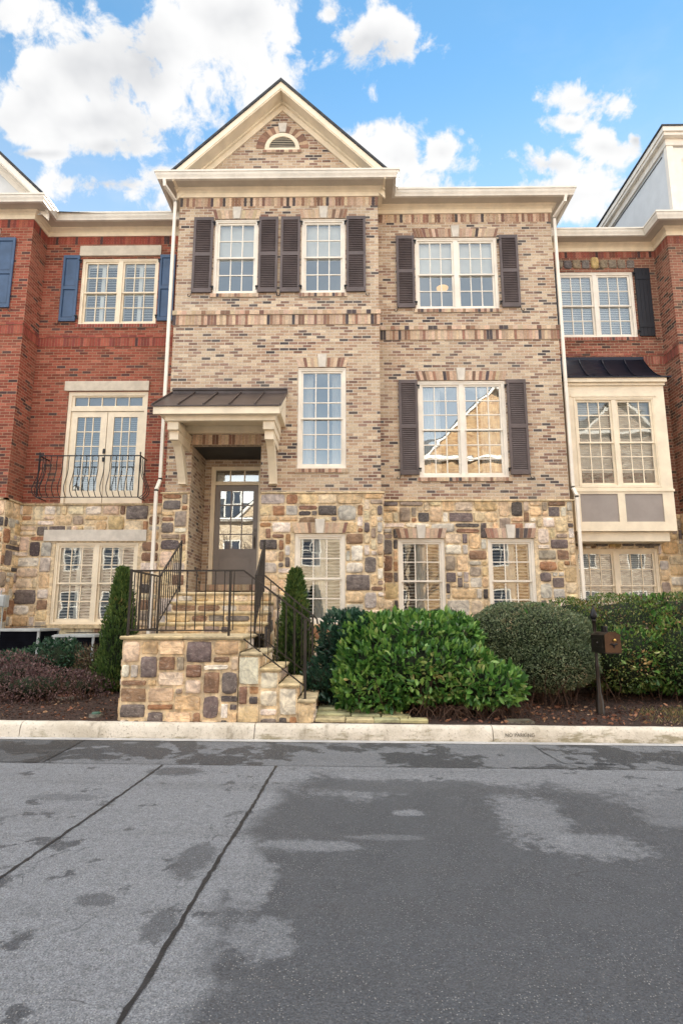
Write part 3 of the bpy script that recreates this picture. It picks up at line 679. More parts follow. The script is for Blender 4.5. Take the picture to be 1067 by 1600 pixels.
# entry recess
jl = Face((-3.233, B0), (-3.233, 12.98)); jr = Face((-1.797, 12.98), (-1.797, B0)); bk = Face((-3.23, 12.98), (-1.80, 12.98))
panel(w, jl, .0, 1.18, 1.86, 4.97); panel(w, jr, .0, 1.18, 1.86, 4.97)
panel(w, bk, 0, 1.43, 1.86, 4.97, [(.15, 1.31, 2.16, 4.80)], .05)
# gable wall
gx, gz0, gw = -1.50, 11.0, 2.32
w.face([(gx - gw + .25, B0, gz0 - .12), (gx + gw - .25, B0, gz0 - .12), (gx, B0, gz0 - .12 + gw - .25)])
w.build('brick_wall', TAN, house)
m = MB(); rs = random.Random(21)
hAs = [h_ for h_ in hA]
stones(m, FA, -.03, 4.44, .1, 3.93, hAs[3:], rs, h0=.03)
stones(m, FB, .0, 4.06, .1, 3.88, hB[2:], rs, h0=.03)
FR = Face((.66, B0), (.66, B1)); stones(m, FR, 0, .6, .1, 3.93, [], rs, h0=.03)
FR = Face((4.69, B1), (4.69, 13.2)); stones(m, FR, 0, .8, .1, 3.88, [], rs, h0=.03)
FR = Face((-3.75, 12.95), (-3.75, B0)); stones(m, FR, 0, 1.15, .1, 3.93, [], rs, h0=.03)
st = m.build('stone_wall', STONE, house)
m = MB(); tan = (.52, .41, .26)
for (F, s0, s1, z) in ((FA, -.07, .50, 3.93), (FA, 1.97, 4.48, 3.93), (FB, -.0, 4.10, 3.88)):
    x = s0; 
    while x < s1:
        x2 = min(s1, x + rs.uniform(.25, .5)); q = [(x + .002, z), (x2 - .002, z), (x2 - .002, z + .035), (x + .002, z + .035)]
        v = [F(*t, .075 + rs.uniform(-.006, .004)) for t in q[:2]] + [F(*t, .055) for t in q[2:]] + [F(*t, -.01) for t in q]
        m.raw(v, [(0, 1, 2, 3), (0, 4, 5, 1), (1, 5, 6, 2), (2, 6, 7, 3), (3, 7, 4, 0)], tan); x = x2
    m.build('ledge', STONE, st); m = MB()
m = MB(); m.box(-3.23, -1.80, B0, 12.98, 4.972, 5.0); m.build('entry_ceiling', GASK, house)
m = MB(); soldiers(m, bk, .02, 1.41, 2.02, 2.155, rg, BPAL, .14, w=.0677, back=.15); m.build('threshold', BPIECE, house)
# bands, arches
m = MB(); soldiers(m, FA, 0, 4.41, 10.48, 10.70, rg, BPAL, .004); m.build('brick_band', BPIECE, house); m = MB(); soldiers(m, FB, 0, 4.03, 10.48, 10.70, rg, BPAL, .004); m.build('brick_band', BPIECE, house)
rowbands(house, FA, 0, 4.41, 7.86, 7.63, rg); rowbands(house, FB, 0, 4.03, 7.79, 7.56, rg)
m = MB(); soldiers(m, FA, a(-3.23), a(-1.80), 4.972, 5.19, rg, BPAL, .008); m.build('brick_band', BPIECE, house)
for (x0, x1, z0, z1) in winsA: jack_arch(house, FA if True else 0, a(x0) - (0), a(x1), z1 + .005, z1 + (.22 if z1 > 4 else .21), rg) if z1 > 4 else None
for (x0, x1, z0, z1) in winsB:
    if z1 > 4: jack_arch(house, FB, b(x0), b(x1), z1 + .005, z1 + .22, rg)
class Off:   # a face pushed out over the stone
    def __init__(s, F, d): s.F = F; s.d = d
    def __call__(s, x, z, h=0.0): return s.F(x, z, h + s.d)
jack_arch(house, Off(FA, .055), a(-1.08), a(-.07), 3.115, 3.33, rg)
for (x0, x1, z0, z1) in winsB[2:]: jack_arch(house, Off(FB, .055), b(x0), b(x1), 3.085, 3.30, rg)
# windows
wi = lambda F, o, q, **k: window(house, F, q[0] + o, q[1] + o, q[2], q[3], **k)
wi(FA, 3.75, winsA[0], content='half', glass=GLASS_HI, sill=1, seed=1); wi(FA, 3.75, winsA[1], content='half', glass=GLASS_HI, sill=1, seed=2)
wi(FA, 3.75, winsA[2], rows=3, content='sheer', glass=GLASS_HI, sill=1, seed=3)
wi(FA, 3.75, winsA[3], content='shut_cur', seed=4, rec=.0)
w5 = wi(FB, -.66, winsB[0], units=2, content='half', glass=GLASS_HI, sill=1, seed=5)
wi(FB, -.66, winsB[1], units=2, rows=3, content='drape', glass=GLASS_MIR, sill=1, seed=6, casing=.08)
wi(FB, -.66, winsB[2], content='shut_cur', seed=7, rec=.0); wi(FB, -.66, winsB[3], content='shut_cur', seed=8, rec=.0)
lm, lnt, lp, lo = mat('lamp_glow'); setp(lnt, lp, Base_Color=(1, .6, .2, 1), Emission_Color=(1, .48, .07, 1), Emission_Strength=.32)
m = MB(); m.lathe([(.001, 9.08), (.08, 9.09), (.13, 9.12), (.14, 9.16), (.001, 9.16)], 2.23, 12.95, 16); lampo = m.build('ceiling_lamp', lm, w5)
for (x0, x1, h_) in ((-3.4, -2.97, 1), (-1.96, -1.54, -1), (-1.48, -1.05, 1), (-.04, .38, -1)): shutter(house, FA, a(x0), a(x1), 8.38, 10.19, BROWN, hinge=h_)
for (x0, x1, h_) in ((1.10, 1.51, 1), (3.46, 3.88, -1)): shutter(house, FB, b(x0), b(x1), 8.33, 10.12, BROWN, hinge=h_); shutter(house, FB, b(x0), b(x1), 4.46, 6.60, BROWN, hinge=h_)
cornice(house, [(-3.75, 14.5), (-3.75, B0), (.66, B0), (.66, B1), (4.69, B1), (4.69, 14.5)], H1)
# soffit vents
# gable trim and roofs
def gable(house, gx, gw, z0, yw, ybk, vent=True, trim=CREAM, edge=SHING):
    # roof slabs (45 degrees), fascia and raking frieze along both slopes
    k = math.tan(R(44.5)); ap = z0 + gw * k
    m = MB()
    for s in (-1, 1):
        P = [(gx, ap + .05), (gx + s * (gw + .04), z0 + .01), (gx + s * (gw + .04), z0 - .05), (gx, ap - .03)]
        m.prism(P if s > 0 else P[::-1], 'y', yw - .43, ybk)
    rf = m.build('gable_roof', edge, house)
    m = MB()
    for s in (-1, 1):
        def strip(d0, d1, y0, y1, lo=0):
            P = [(gx, ap - d0), (gx + s * (gw + .0 - lo), z0 - d0 + lo * k), (gx + s * max(.0, gw - lo - 0), z0 - d1 + lo * k), (gx, ap - d1)]
            m.prism(P, 'y', y0, y1)
        strip(.03, .20, yw - .405, yw - .375); strip(.20, .235, yw - .39, yw - .36)
        strip(.20, .215, yw - .36, yw + .0)     # raking soffit
        strip(.215, .27, yw - .10, yw); strip(.27, .42, yw - .04, yw)
    m.build('rake_trim', trim, rf)
    return rf
gable(house, -1.50, 2.32, 11.06, B0, 18)
m = MB(); cz, r0, r1 = 11.95, .30, .39
# half-round louvred vent
n = 18; arc = lambda r: [(-1.49 + r * math.cos(math.pi * i / n), cz + r * .98 * math.sin(math.pi * i / n)) for i in range(n + 1)]
A0, A1 = arc(r0), arc(r1)
for i in range(n): m.prism([A0[i], A1[i], A1[i + 1], A0[i + 1]], 'y', B0 - .03, B0 + .02)
m.box(-1.88, -1.10, B0 - .03, B0 + .02, cz - .055, cz - .002)
gv = m.build('gable_vent', CREAM, house)
m = MB()
for i in range(6):
    z = cz + .02 + i * .045; hw = math.sqrt(max(.001, r0 ** 2 - (z - cz) ** 2)) - .005
    m.raw([(-1.49 - hw, B0 - .022, z), (-1.49 + hw, B0 - .022, z), (-1.49 + hw, B0 - .004, z + .026), (-1.49 - hw, B0 - .004, z + .026)], [(0, 1, 2, 3)])
m.build('vent_louvre', CREAM, gv)
m = MB(); m.face([(p[0], B0 - .003, p[1]) for p in A0]); m.build('vent_screen', GASK, gv)
m = MB(); A2 = arc(.41); A3 = arc(.60)
for i in range(n):
    if i in (8, 9): continue
    p = [A2[i], A3[i], A3[i + 1], A2[i + 1]]; q = [(x * .96 + sum(t[0] for t in p) / 4 * .04, z * .96 + sum(t[1] for t in p) / 4 * .04) for x, z in p]
    m.prism(q, 'y', B0 - .012, B0, pcol(rg, BPAL))
soldiers(m, FA, a(-1.93), a(-1.05), cz - .13, cz - .058, rg, BPAL, .04, w=.1)
vb = m.build('brick_arch', BPIECE, gv)
m = MB(); m.prism([(-1.56, 12.36), (-1.42, 12.36), (-1.39, 12.60), (-1.59, 12.60)], 'y', B0 - .03, B0); m.build('keystone', LIME, gv)
m = MB()
zE = H1 + .30
m.raw([(-4.1, B0 - .35, zE), (1.0, B0 - .35, zE), (1.0, 17.5, zE + 3), (-4.1, 17.5, zE + 3)], [(0, 1, 2, 3)])
m.raw([(.9, B1 - .35, zE - .01), (5.04, B1 - .35, zE - .01), (5.04, 17.5, zE + 2.9), (.9, 17.5, zE + 2.9)], [(0, 1, 2, 3)])
m.raw([(-4.1, 17.5, zE + 3), (5.04, 17.5, zE + 3), (5.04, 22, zE), (-4.1, 22, zE)], [(0, 1, 2, 3)])
m.raw([(4.69, B1, zE), (4.69, 22, zE), (4.69, 17.5, zE + 2.8)], [(0, 1, 2)]); m.raw([(-3.75, B1, zE), (-3.75, 22, zE), (-3.75, 17.5, zE + 2.8)], [(0, 1, 2)])
m.build('roof', SHING, house)
m = MB(); m.box(-3.7, 4.64, 13.5, 21.5, .3, 10.9); m.build('rear_wall', TAN, house)
# canopy
cy = 10.62
m = MB(); zf, zw = 5.40, 6.10; xl, xr = -3.72, -1.27
m.raw([(xl, cy, zf), (xr, cy, zf), (xr, B0, zw), (xl, B0, zw), (xl, cy, zf - .02), (xr, cy, zf - .02), (xr, B0, zw - .02), (xl, B0, zw - .02)], [(0, 1, 2, 3), (0, 4, 5, 1), (4, 7, 6, 5), (1, 5, 6, 2), (0, 3, 7, 4)])
m.box(xl + .03, xr - .01, B0 - .03, B0 + .0, zw - .02, zw + .09); m.box(xl + .03, xr - .01, B0 - .06, B0 - .03, zw + .05, zw + .09)
can = m.build('canopy', ROOFM, house)
m = MB()
for i in range(6):
    x = xl + .012 + (xr - xl - .024) * i / 5
    dy, dz = B0 - cy, zw - zf
    v = [(x - .011, cy - .004, zf - .02), (x + .011, cy - .004, zf - .02), (x + .011, cy - .004, zf + .035), (x - .011, cy - .004, zf + .035)]
    v2 = [(p[0], B0 - .005, p[2] + dz) for p in v]; m.raw(v + v2, [(0, 1, 2, 3), (3, 2, 6, 7), (1, 5, 6, 2), (0, 3, 7, 4)])
m.build('standing_seam', ROOFM, can)
m = MB()
m.box(xl + .03, xr - .03, cy + .03, cy + .06, 5.24, 5.385)       # fascia
m.prism([(cy + .06, 5.24), (cy + .06, 5.385), (B0, 6.07), (B0, 5.93)], 'x', xr - .06, xr - .03)
m.prism([(cy + .06, 5.24), (cy + .06, 5.385), (B0, 6.07), (B0, 5.93)], 'x', xl + .03, xl + .06)
m.box(xl + .06, xr - .06, cy + .06, B0, 5.345, 5.36)                # underside boarding
m.box(-3.50, -1.40, cy + .16, cy + .28, 5.15, 5.344); m.prism([(cy + .07, 5.343), (cy + .16, 5.343), (cy + .16, 5.23), (cy + .12, 5.27)], 'x', -3.56, -1.34)
m.box(-3.50, -3.36, cy + .28, B0, 5.15, 5.344); m.box(-1.54, -1.40, cy + .28, B0, 5.15, 5.344); m.box(-3.36, -1.54, B0 - .10, B0 - .0, 5.20, 5.344)
m.prism([(cy + .3, 5.344), (B0, 5.344), (B0, 5.9)], 'x', xr - .059, xr - .035); m.prism([(cy + .3, 5.344), (B0, 5.344), (B0, 5.9)], 'x', xl + .035, xl + .059)
ct = m.build('canopy_trim', CREAM, can)
for (x0, x1) in ((-3.44, -3.27), (-1.61, -1.44)):
    m = MB(); w_ = x1 - x0
    m.box(x0 - .02, x1 + .02, 10.83, 11.8, 4.99, 5.149)
    m.box(x0, x1, 10.93, 11.8, 4.82, 4.99)
    cv = [(11.0, 4.82)] + [(11.80 - .80 * math.cos(t) * 1.0 + .03 * 0, 4.82 - .68 * math.sin(t)) for t in [i * math.pi / 2 / 10 for i in range(1, 10)]]
    outer = [(11.02 + .60 * (i / 10) ** .62 , 4.82 - .70 * (i / 10)) for i in range(11)]; inner = [(11.22 + .58 * (i / 10) ** .5, 4.82 - .70 * (i / 10)) for i in range(11)]
    inner = [(min(11.8, y), z) for y, z in inner]
    for i in range(10): m.prism([outer[i], outer[i + 1], inner[i + 1], inner[i]], 'x', x0 + .01, x1 - .01)
    m.box(x0 + .005, x1 - .005, 11.60, 11.8, 4.10, 4.12)
    m.build('bracket', CREAM, can)
# front door
m = MB(); yD = 12.98
m.box(-3.08, -2.985, yD - .03, yD + .05, 2.16, 4.80); m.box(-2.015, -1.92, yD - .03, yD + .05, 2.16, 4.80); m.box(-2.985, -2.015, yD - .03, yD + .05, 4.72, 4.80)
m.box(-2.985, -2.015, yD - .02, yD + .05, 4.38, 4.46)
for x in (-2.66, -2.34): m.box(x - .012, x + .012, yD + .0, yD + .03, 4.46, 4.72)
dr = m.build('door', CREAM, house)
m = MB(); X0, X1, Z0, Z1 = -2.98, -2.02, 2.17, 4.375; gx0, gx1, g0, g1 = -2.87, -2.13, 2.94, 4.25
m.box(X0, gx0, yD + .01, yD + .05, Z0, Z1); m.box(gx1, X1, yD + .01, yD + .05, Z0, Z1); m.box(gx0, gx1, yD + .01, yD + .05, g1, Z1); m.box(gx0, gx1, yD + .01, yD + .05, Z0, g0)
for i in (1, 2): x = gx0 + (gx1 - gx0) * i / 3; m.box(x - .012, x + .012, yD + .015, yD + .04, g0, g1)
for i in (1, 2, 3): z = g0 + (g1 - g0) * i / 4; m.box(gx0, gx1, yD + .017, yD + .038, z - .012, z + .012)
m.box(gx0 - .01, gx1 + .01, yD + .0, yD + .011, 2.34, 2.36); m.box(gx0 - .01, gx1 + .01, yD + .0, yD + .011, 2.76, 2.78); m.box(gx0 - .01, gx0 + .01, yD + .0, yD + .011, 2.36, 2.76); m.box(gx1 - .01, gx1 + .01, yD + .0, yD + .011, 2.36, 2.76)
m.box(gx0 + .05, gx1 - .05, yD - .002, yD + .01, 2.41, 2.71)
m.build('door_leaf', DOORP, dr)
m = MB(); m.face([(gx0, yD + .028, g0), (gx1, yD + .028, g0), (gx1, yD + .028, g1), (gx0, yD + .028, g1)]); m.face([(-2.985, yD + .02, 4.46), (-2.015, yD + .02, 4.46), (-2.015, yD + .02, 4.72), (-2.985, yD + .02, 4.72)]); m.build('pane', glass_mat('glass_door', .34, wav=.03), dr)
m = MB(); m.box(-3.0, -2.0, yD + .052, yD + .5, 2.16, 4.76); m.build('room', ROOM, dr)
m = MB(); m.box(-2.10, -2.06, yD - .006, yD + .01, 2.93, 3.30); m.tube([(-2.08, yD, 3.22), (-2.08, yD - .05, 3.18), (-2.08, yD - .06, 3.08), (-2.08, yD - .02, 2.97)], .011, 8); m.box(-2.105, -2.055, yD - .02, yD + .01, 3.33, 3.39); m.build('handle', paint('pewter', (.12, .11, .1), .35, .1, metal=.8), dr)
# downspouts
def downspout(house, pts, mt=WHITE):
    m = MB()
    for p, q in zip(pts[:-1], pts[1:]): m.tube([p, q], .043, 4, cap=True, smooth=False)
    for p in pts[1:-1]: m.tube([(p[0], p[1], p[2] - .035), (p[0], p[1], p[2] + .035)], .043, 4, smooth=False)
    return m.build('downspout', mt, house)
downspout(house, [(-4.0, B0 - .39, 10.87), (-3.99, B0 - .37, 10.74), (-3.84, B0 - .05, 10.60), (-3.84, B0 - .05, 4.22), (-3.88, B0 - .13, 4.0), (-3.88, B0 - .13, .42)])
downspout(house, [(4.92, B1 - .39, 10.87), (4.90, B1 - .37, 10.74), (4.755, B1 - .04, 10.56), (4.755, B1 - .04, 4.16), (4.80, B1 - .10, 3.98), (4.80, B1 - .10, .42)])

# ------------------------------------------------------------------ left red house
rg = random.Random(31)
lh = thing('townhouse', 'red brick townhouse at left with blue shutters and a curved iron balcony', 'house', (-6, 13, .3))
L0 = 12.95; L1 = 12.3
FL = Face((-7.30, L0), (-3.78, L0)); FLB = Face((-11.7, L1), (-7.30, L1)); FLR = Face((-7.30, L1), (-7.30, L0))
l = lambda x: x + 7.30
wl = [(-6.40, -4.55, 8.28, 9.99), (-6.47, -4.62, 3.97, 6.60), (-6.46, -4.63, 1.31, 3.08)]
hl = [(l(p[0]), l(p[1]), p[2], p[3]) for p in wl]
hlb = [(1.55, 3.55, 8.28, 9.99), (1.55, 3.55, 4.4, 6.6), (1.55, 3.55, 1.31, 3.08)]
m = MB(); panel(m, FL, 0, 3.52, 3.9, 10.8, hl); panel(m, FLB, 0, 4.4, 3.9, 10.8, hlb); panel(m, FLR, 0, .65, 3.9, 10.8); panel(m, Face((-11.7, 13.5), (-11.7, L1)), 0, 1.2, 3.9, 10.8)
m.build('brick_wall', RED, lh)
m = MB(); rs = random.Random(41)
stones(m, FL, 0, 3.52, .1, 3.92, hl[2:], rs, h0=.03); stones(m, FLB, 0, 4.43, .1, 3.92, hlb[2:], rs, h0=.03); stones(m, FLR, -.03, .65, .1, 3.92, [], rs, h0=.03)
st = m.build('stone_wall', STONE, lh)
m = MB()
for (F, s0, s1, z) in ((FL, 0, 3.52, 3.92), (FLB, 0, 4.47, 3.92), (FLR, -.07, .65, 3.92)):
    q = [(s0, z), (s1, z), (s1, z + .035), (s0, z + .035)]; v = [F(*t, .07) for t in q] + [F(*t, -.01) for t in q]
    m.raw(v, [(0, 1, 2, 3), (0, 4, 5, 1), (1, 5, 6, 2), (2, 6, 7, 3), (3, 7, 4, 0)], (.52, .41, .26)); m.build('ledge', STONE, st); m = MB()
for (F, s0, s1) in ((FL, 0, 3.52), (FLB, 0, 4.4), (FLR, 0, .65)):
    m = MB(); soldiers(m, F, s0, s1, 10.36, 10.58, rg, RPAL, .004, mort=(.42, .28, .19)); m.build('brick_band', BPIECE, lh); m = MB(); soldiers(m, F, s0, s1, 7.71, 7.93, rg, RPAL, .018, mort=(.42, .28, .19)); soldiers(m, F, s0, s1, 7.93, 7.99, rg, RPAL, .03, w=.2, mort=(.42, .28, .19)); m.build('brick_band', BPIECE, lh)
cornice(lh, [(-11.7, 14.5), (-11.7, L1), (-7.30, L1), (-7.30, L0), (-3.78, L0)], 10.57)
window(lh, FL, *hl[0], units=2, content='shutters', glass=glass_mat('glass_left', .18, wav=.1), sill=1, seed=11, trim=CREAM, brick_pal=RPAL)
window(lh, FL, *hl[2], units=2, content='shutters', seed=12, trim=CREAM, rec=.0, glass=glass_mat('glass_left_low', .15, wav=.07))
for i, q in enumerate(hlb): window(lh, FLB, *q, units=2, rows=2, content='shutters', seed=13 + i, trim=CREAM)
def lintel(house, F, s0, s1, z0, z1, mt=LINT, out=.05):
    m = MB(); q = [(s0, z0), (s1, z0), (s1, z1), (s0, z1)]; v = [F(*t, out) for t in q] + [F(*t, -.02) for t in q]
    m.raw(v, [(0, 1, 2, 3), (0, 4, 5, 1), (1, 5, 6, 2), (2, 6, 7, 3), (3, 7, 4, 0)]); return m.build('lintel', mt, house)
lintel(lh, FL, l(-6.46), l(-4.50), 10.04, 10.30); lintel(lh, FL, l(-6.55), l(-4.60), 6.61, 6.84); lintel(lh, FL, l(-6.72), l(-4.45), 3.11, 3.36, LIME, .07)
lintel(lh, FLB, 1.45, 3.65, 10.04, 10.30); lintel(lh, FLB, 1.45, 3.65, 6.61, 6.84); lintel(lh, FLB, 1.3, 3.8, 3.11, 3.36, LIME, .07)
m = MB(); m.box(-6.60, -4.50, 12.86, 12.95, 1.22, 1.30, (.52, .41, .26)); m.build('sill', STONE, lh)
for (x0, x1, h_) in ((-6.84, -6.45, 1), (-4.51, -4.14, -1)): shutter(lh, FL, l(x0), l(x1), 8.34, 10.05, BLUE, 'panel', h_)
shutter(lh, FLB, 3.62, 4.05, 8.34, 10.08, BLUE, 'panel', -1); shutter(lh, FLB, 1.05, 1.48, 8.34, 10.08, BLUE, 'panel', 1)
# french doors
def bxf(mb, F, a_, b_, c, d, h0, h1):
    q = [(a_, c), (b_, c), (b_, d), (a_, d)]; v = [F(*t, h1) for t in q] + [F(*t, h0) for t in q]
    mb.raw(v, [(0, 1, 2, 3), (0, 4, 5, 1), (1, 5, 6, 2), (2, 6, 7, 3), (3, 7, 4, 0), (7, 6, 5, 4)])
s0, s1, z0, z1 = hl[1]
m = MB(); bxf(m, FL, s0, s0 + .08, z0, z1, -.16, -.02); bxf(m, FL, s1 - .08, s1, z0, z1, -.16, -.02); bxf(m, FL, s0 + .08, s1 - .08, z1 - .09, z1, -.16, -.02); bxf(m, FL, s0 + .08, s1 - .08, 6.14, 6.24, -.16, -.03)
bxf(m, FL, s0 + .08, s0 + .14, 6.24, z1 - .09, -.12, -.05); bxf(m, FL, s1 - .14, s1 - .08, 6.24, z1 - .09, -.12, -.05); bxf(m, FL, s0 + .08, s1 - .08, 6.24, 6.27, -.12, -.052); bxf(m, FL, s0 + .08, s1 - .08, z1 - .12, z1 - .09, -.12, -.052)
for i in range(1, 5): x = s0 + .14 + (s1 - s0 - .28) * i / 5; bxf(m, FL, x - .011, x + .011, 6.27, z1 - .12, -.10, -.06)
fd = m.build('french_door', CREAM, lh)
g = MB(); g.face([FL(s0 + .14, 6.27, -.08), FL(s1 - .14, 6.27, -.08), FL(s1 - .14, z1 - .12, -.08), FL(s0 + .14, z1 - .12, -.08)])
mid = (s0 + s1) / 2
for (A, B) in ((s0 + .085, mid - .008), (mid + .008, s1 - .085)):
    m = MB(); st_ = .145; c0, c1 = z0 + .30, 6.13 - .13
    bxf(m, FL, A, A + st_, z0 + .01, 6.13, -.10, -.055); bxf(m, FL, B - st_, B, z0 + .01, 6.13, -.10, -.055); bxf(m, FL, A + st_, B - st_, c1, 6.13, -.10, -.055); bxf(m, FL, A + st_, B - st_, z0 + .01, c0, -.10, -.055)
    for i in (1, 2): x = A + st_ + (B - A - 2 * st_) * i / 3; bxf(m, FL, x - .011, x + .011, c0, c1, -.09, -.065)
    for j in range(1, 5): z = c0 + (c1 - c0) * j / 5; bxf(m, FL, A + st_, B - st_, z - .011, z + .011, -.09, -.067)
    m.build('door_leaf', CREAM, fd); g.face([FL(A + st_, c0, -.078), FL(B - st_, c0, -.078), FL(B - st_, c1, -.078), FL(A + st_, c1, -.078)])
    q = MB()
    for i in range(int((c1 - c0) / .05)):
        z = c0 + (i + .5) * .05; q.face([FL(A + .1, z + .016, -.20), FL(B - .1, z + .016, -.20), FL(B - .1, z - .016, -.165), FL(A + .1, z - .016, -.165)])
    q.build('venetian_blind', BLIND, fd)
g.build('pane', glass_mat('glass_french', .17, wav=.08), fd)
m = MB(); bxf(m, FL, mid - .05, mid - .0, 5.13, 5.24, -.05, -.03); bxf(m, FL, mid - .05, mid + .0, 4.94, 5.04, -.05, -.03); m.build('handle', IRONB, fd)
m = MB(); m.box(-6.6, -4.5, L0 + .17, L0 + 1, 3.9, 6.7); m.build('room', ROOM, fd)
# juliet balcony
m = MB(); bx0, bx1, by, bz0, bz1 = -6.78, -4.56, L0 - .42, 4.02, 4.95
path = [(bx0, L0), (bx0, by), (bx1, by), (bx1, L0)]
for z, r_ in ((bz1, .016), (bz0, .012)):
    for p, q in zip(path[:-1], path[1:]): m.tube([(p[0], p[1], z), (q[0], q[1], z)], r_, 4, smooth=False)
for x in (bx0, bx1): m.tube([(x, by, bz0), (x, by, bz1 + .03)], .014, 6); m.lathe([(.001, bz1 + .09), (.022, bz1 + .06), (.012, bz1 + .02)], x, by, 8)
bal = m.build('balcony_railing', IRONB, lh)
def belly(x, y, nx_, ny_):
    q = MB(); pr = [(0, 1), (0, .93), (.01, .80), (.0, .68), (.035, .52), (.10, .36), (.14, .24), (.13, .13), (.07, .05), (0, 0)]
    q.tube([(x + nx_ * o_, y + ny_ * o_, bz0 + (bz1 - bz0) * t) for o_, t in pr], .009, 5); q.build('baluster', IRONB, bal)
for i in range(1, 17): belly(bx0 + (bx1 - bx0) * i / 17, by, 0, -1)
for i in range(0, 3):
    belly(bx0, by + .12 * i + .05, -1, 0); belly(bx1, by + .12 * i + .05, 1, 0)
gable(lh, -9.45, 2.50, 10.95, L1, 18, trim=WHITE)
m = MB(); m.face([(-11.8, L1 + .002, 10.7), (-7.1, L1 + .002, 10.7), (-7.1, L1 + .002, 10.9), (-9.45, L1 + .002, 13.2), (-11.8, L1 + .002, 10.9)]); m.build('tympanum', SIDING, lh)
m = MB(); zE = 10.87
m.raw([(-12.1, L1 - .3, zE), (-3.78, L0 - .3, zE), (-3.78, 17.5, zE + 2.7), (-12.1, 17.5, zE + 2.7)], [(0, 1, 2, 3)]); m.raw([(-12.1, 17.5, zE + 2.7), (-3.78, 17.5, zE + 2.7), (-3.78, 22, zE), (-12.1, 22, zE)], [(0, 1, 2, 3)])
m.build('roof', SHING, lh)
m = MB(); m.box(-11.65, -3.8, 14.1, 21.5, .3, 10.8); m.build('rear_wall', RED, lh)

# ------------------------------------------------------------------ right red house
rg = random.Random(51)
rh = thing('townhouse', 'red brick townhouse at right with a cream box bay window and black shutter', 'house', (6.5, 13.2, .3))
R0 = 13.2; R1 = 12.6; F2 = Face((4.72, R0), (7.44, R0)); F2L = Face((7.44, R0), (7.44, R1)); F2B = Face((7.44, R1), (11.9, R1))
r_ = lambda x: x - 4.72
wr = [(5.05, 6.87, 8.0, 9.70), (4.99, 6.84, 1.35, 2.95)]
hr = [(r_(p[0]), r_(p[1]), p[2], p[3]) for p in wr]; hrb = [(1.0, 2.9, 8.0, 9.7), (1.0, 2.9, 4.3, 6.4), (1.0, 2.9, 1.3, 2.95)]
m = MB(); panel(m, F2, 0, 2.72, 3.72, 10.45, hr); panel(m, F2L, 0, .6, 3.72, 10.45); panel(m, F2B, 0, 4.46, 3.72, 10.45, hrb); panel(m, Face((11.9, R1), (11.9, 14)), 0, 1.4, 3.72, 10.45); m.build('brick_wall', RED2, rh)
m = MB(); rs = random.Random(61); stones(m, F2, 0, 2.72, .05, 3.73, hr[1:], rs, h0=.03); stones(m, F2L, 0, .63, .05, 3.73, [], rs, h0=.03); stones(m, F2B, -.03, 4.46, .05, 3.73, hrb[2:], rs, h0=.03)
m.build('stone_wall', STONE, rh)
for (F, s0, s1, z0, z1, n) in ((F2, r_(5.0), r_(6.95), 9.77, 10.02, 9), (F2, r_(4.9), r_(6.9), 2.99, 3.18, 7)):
    m = MB()
    for i in range(n):
        a0, a1 = s0 + (s1 - s0) * i / n, s0 + (s1 - s0) * (i + 1) / n; k = i == n // 2
        one_stone(m, F, a0, a1, z0 - (.0 if not k else .01), z1 + (.07 if k else 0), .0 if z0 > 5 else .045, .035 if not k else .05, rs, (.50, .36, .16) if k else rs.choice([(.16, .14, .13), (.22, .18, .14), (.28, .22, .15), (.13, .115, .12)]))
    m.build('stone_header', STONE, rh)
for (F, s0, s1) in ((F2, 0, 2.72), (F2L, 0, .6), (F2B, 0, 4.46)):
    m = MB(); soldiers(m, F, s0, s1, 10.02 + (.0 if F is not F2 else .05), 10.24, rg, R2PAL, .004, mort=(.52, .40, .28)); m.build('brick_band', BPIECE, rh); m = MB(); soldiers(m, F, s0, s1, 7.30, 7.52, rg, R2PAL, .016, mort=(.52, .40, .28)); soldiers(m, F, s0, s1, 7.52, 7.58, rg, R2PAL, .03, w=.2, mort=(.52, .40, .28)); m.build('brick_band', BPIECE, rh)
cornice(rh, [(4.72, R0), (7.44, R0), (7.44, R1), (11.9, R1), (11.9, 14.5)], 10.23)
window(rh, F2, *hr[0], units=2, content='blind', glass=GLASS_HI, seed=21, sill=1, brick_pal=R2PAL); window(rh, F2, *hr[1], units=2, content='blind', seed=22, rec=.0, trim=CREAM)
for i, q in enumerate(hrb): window(rh, F2B, *q, units=2, content='blind', seed=23 + i)
shutter(rh, F2, r_(6.90), r_(7.26), 8.01, 9.77, NAVY, 'batten', -1); shutter(rh, F2, r_(4.76), r_(5.03), 8.01, 9.77, NAVY, 'batten', 1)
# box bay
by0 = R1; bxl, bxr = 4.86, 7.00
FBB = Face((bxl, by0), (bxr, by0))
bb = lambda x: x - bxl
m = MB(); wb = (bb(4.99), bb(6.76), 4.22, 6.26)
bxf(m, FBB, 0, bb(4.99), 3.27, 6.60, -.59, 0)
bxf(m, FBB, bb(6.76), bb(bxr), 3.27, 6.60, -.59, 0)
bxf(m, FBB, bb(4.99), bb(6.76), 6.26, 6.60, -.59, 0); bxf(m, FBB, bb(4.99), bb(6.76), 4.08, 4.22, -.59, 0); bxf(m, FBB, bb(4.99), bb(6.76), 3.27, 3.47, -.59, 0)
bxf(m, FBB, bb(5.80), bb(5.95), 3.47, 4.08, -.59, 0)
bxf(m, FBB, -.02, bb(bxr) + .02, 4.13, 4.18, 0, .02); bxf(m, FBB, bb(4.93), bb(6.82), 6.28, 6.33, 0, .018)
bxf(m, FBB, .08, bb(bxr) - .12, 3.06, 3.268, -.59, -.10)
bxf(m, FBB, -.03, bb(bxr) + .04, 6.60, 6.70, -.59, .10); bxf(m, FBB, -.0, bb(bxr) + .02, 6.54, 6.598, -.58, .04)
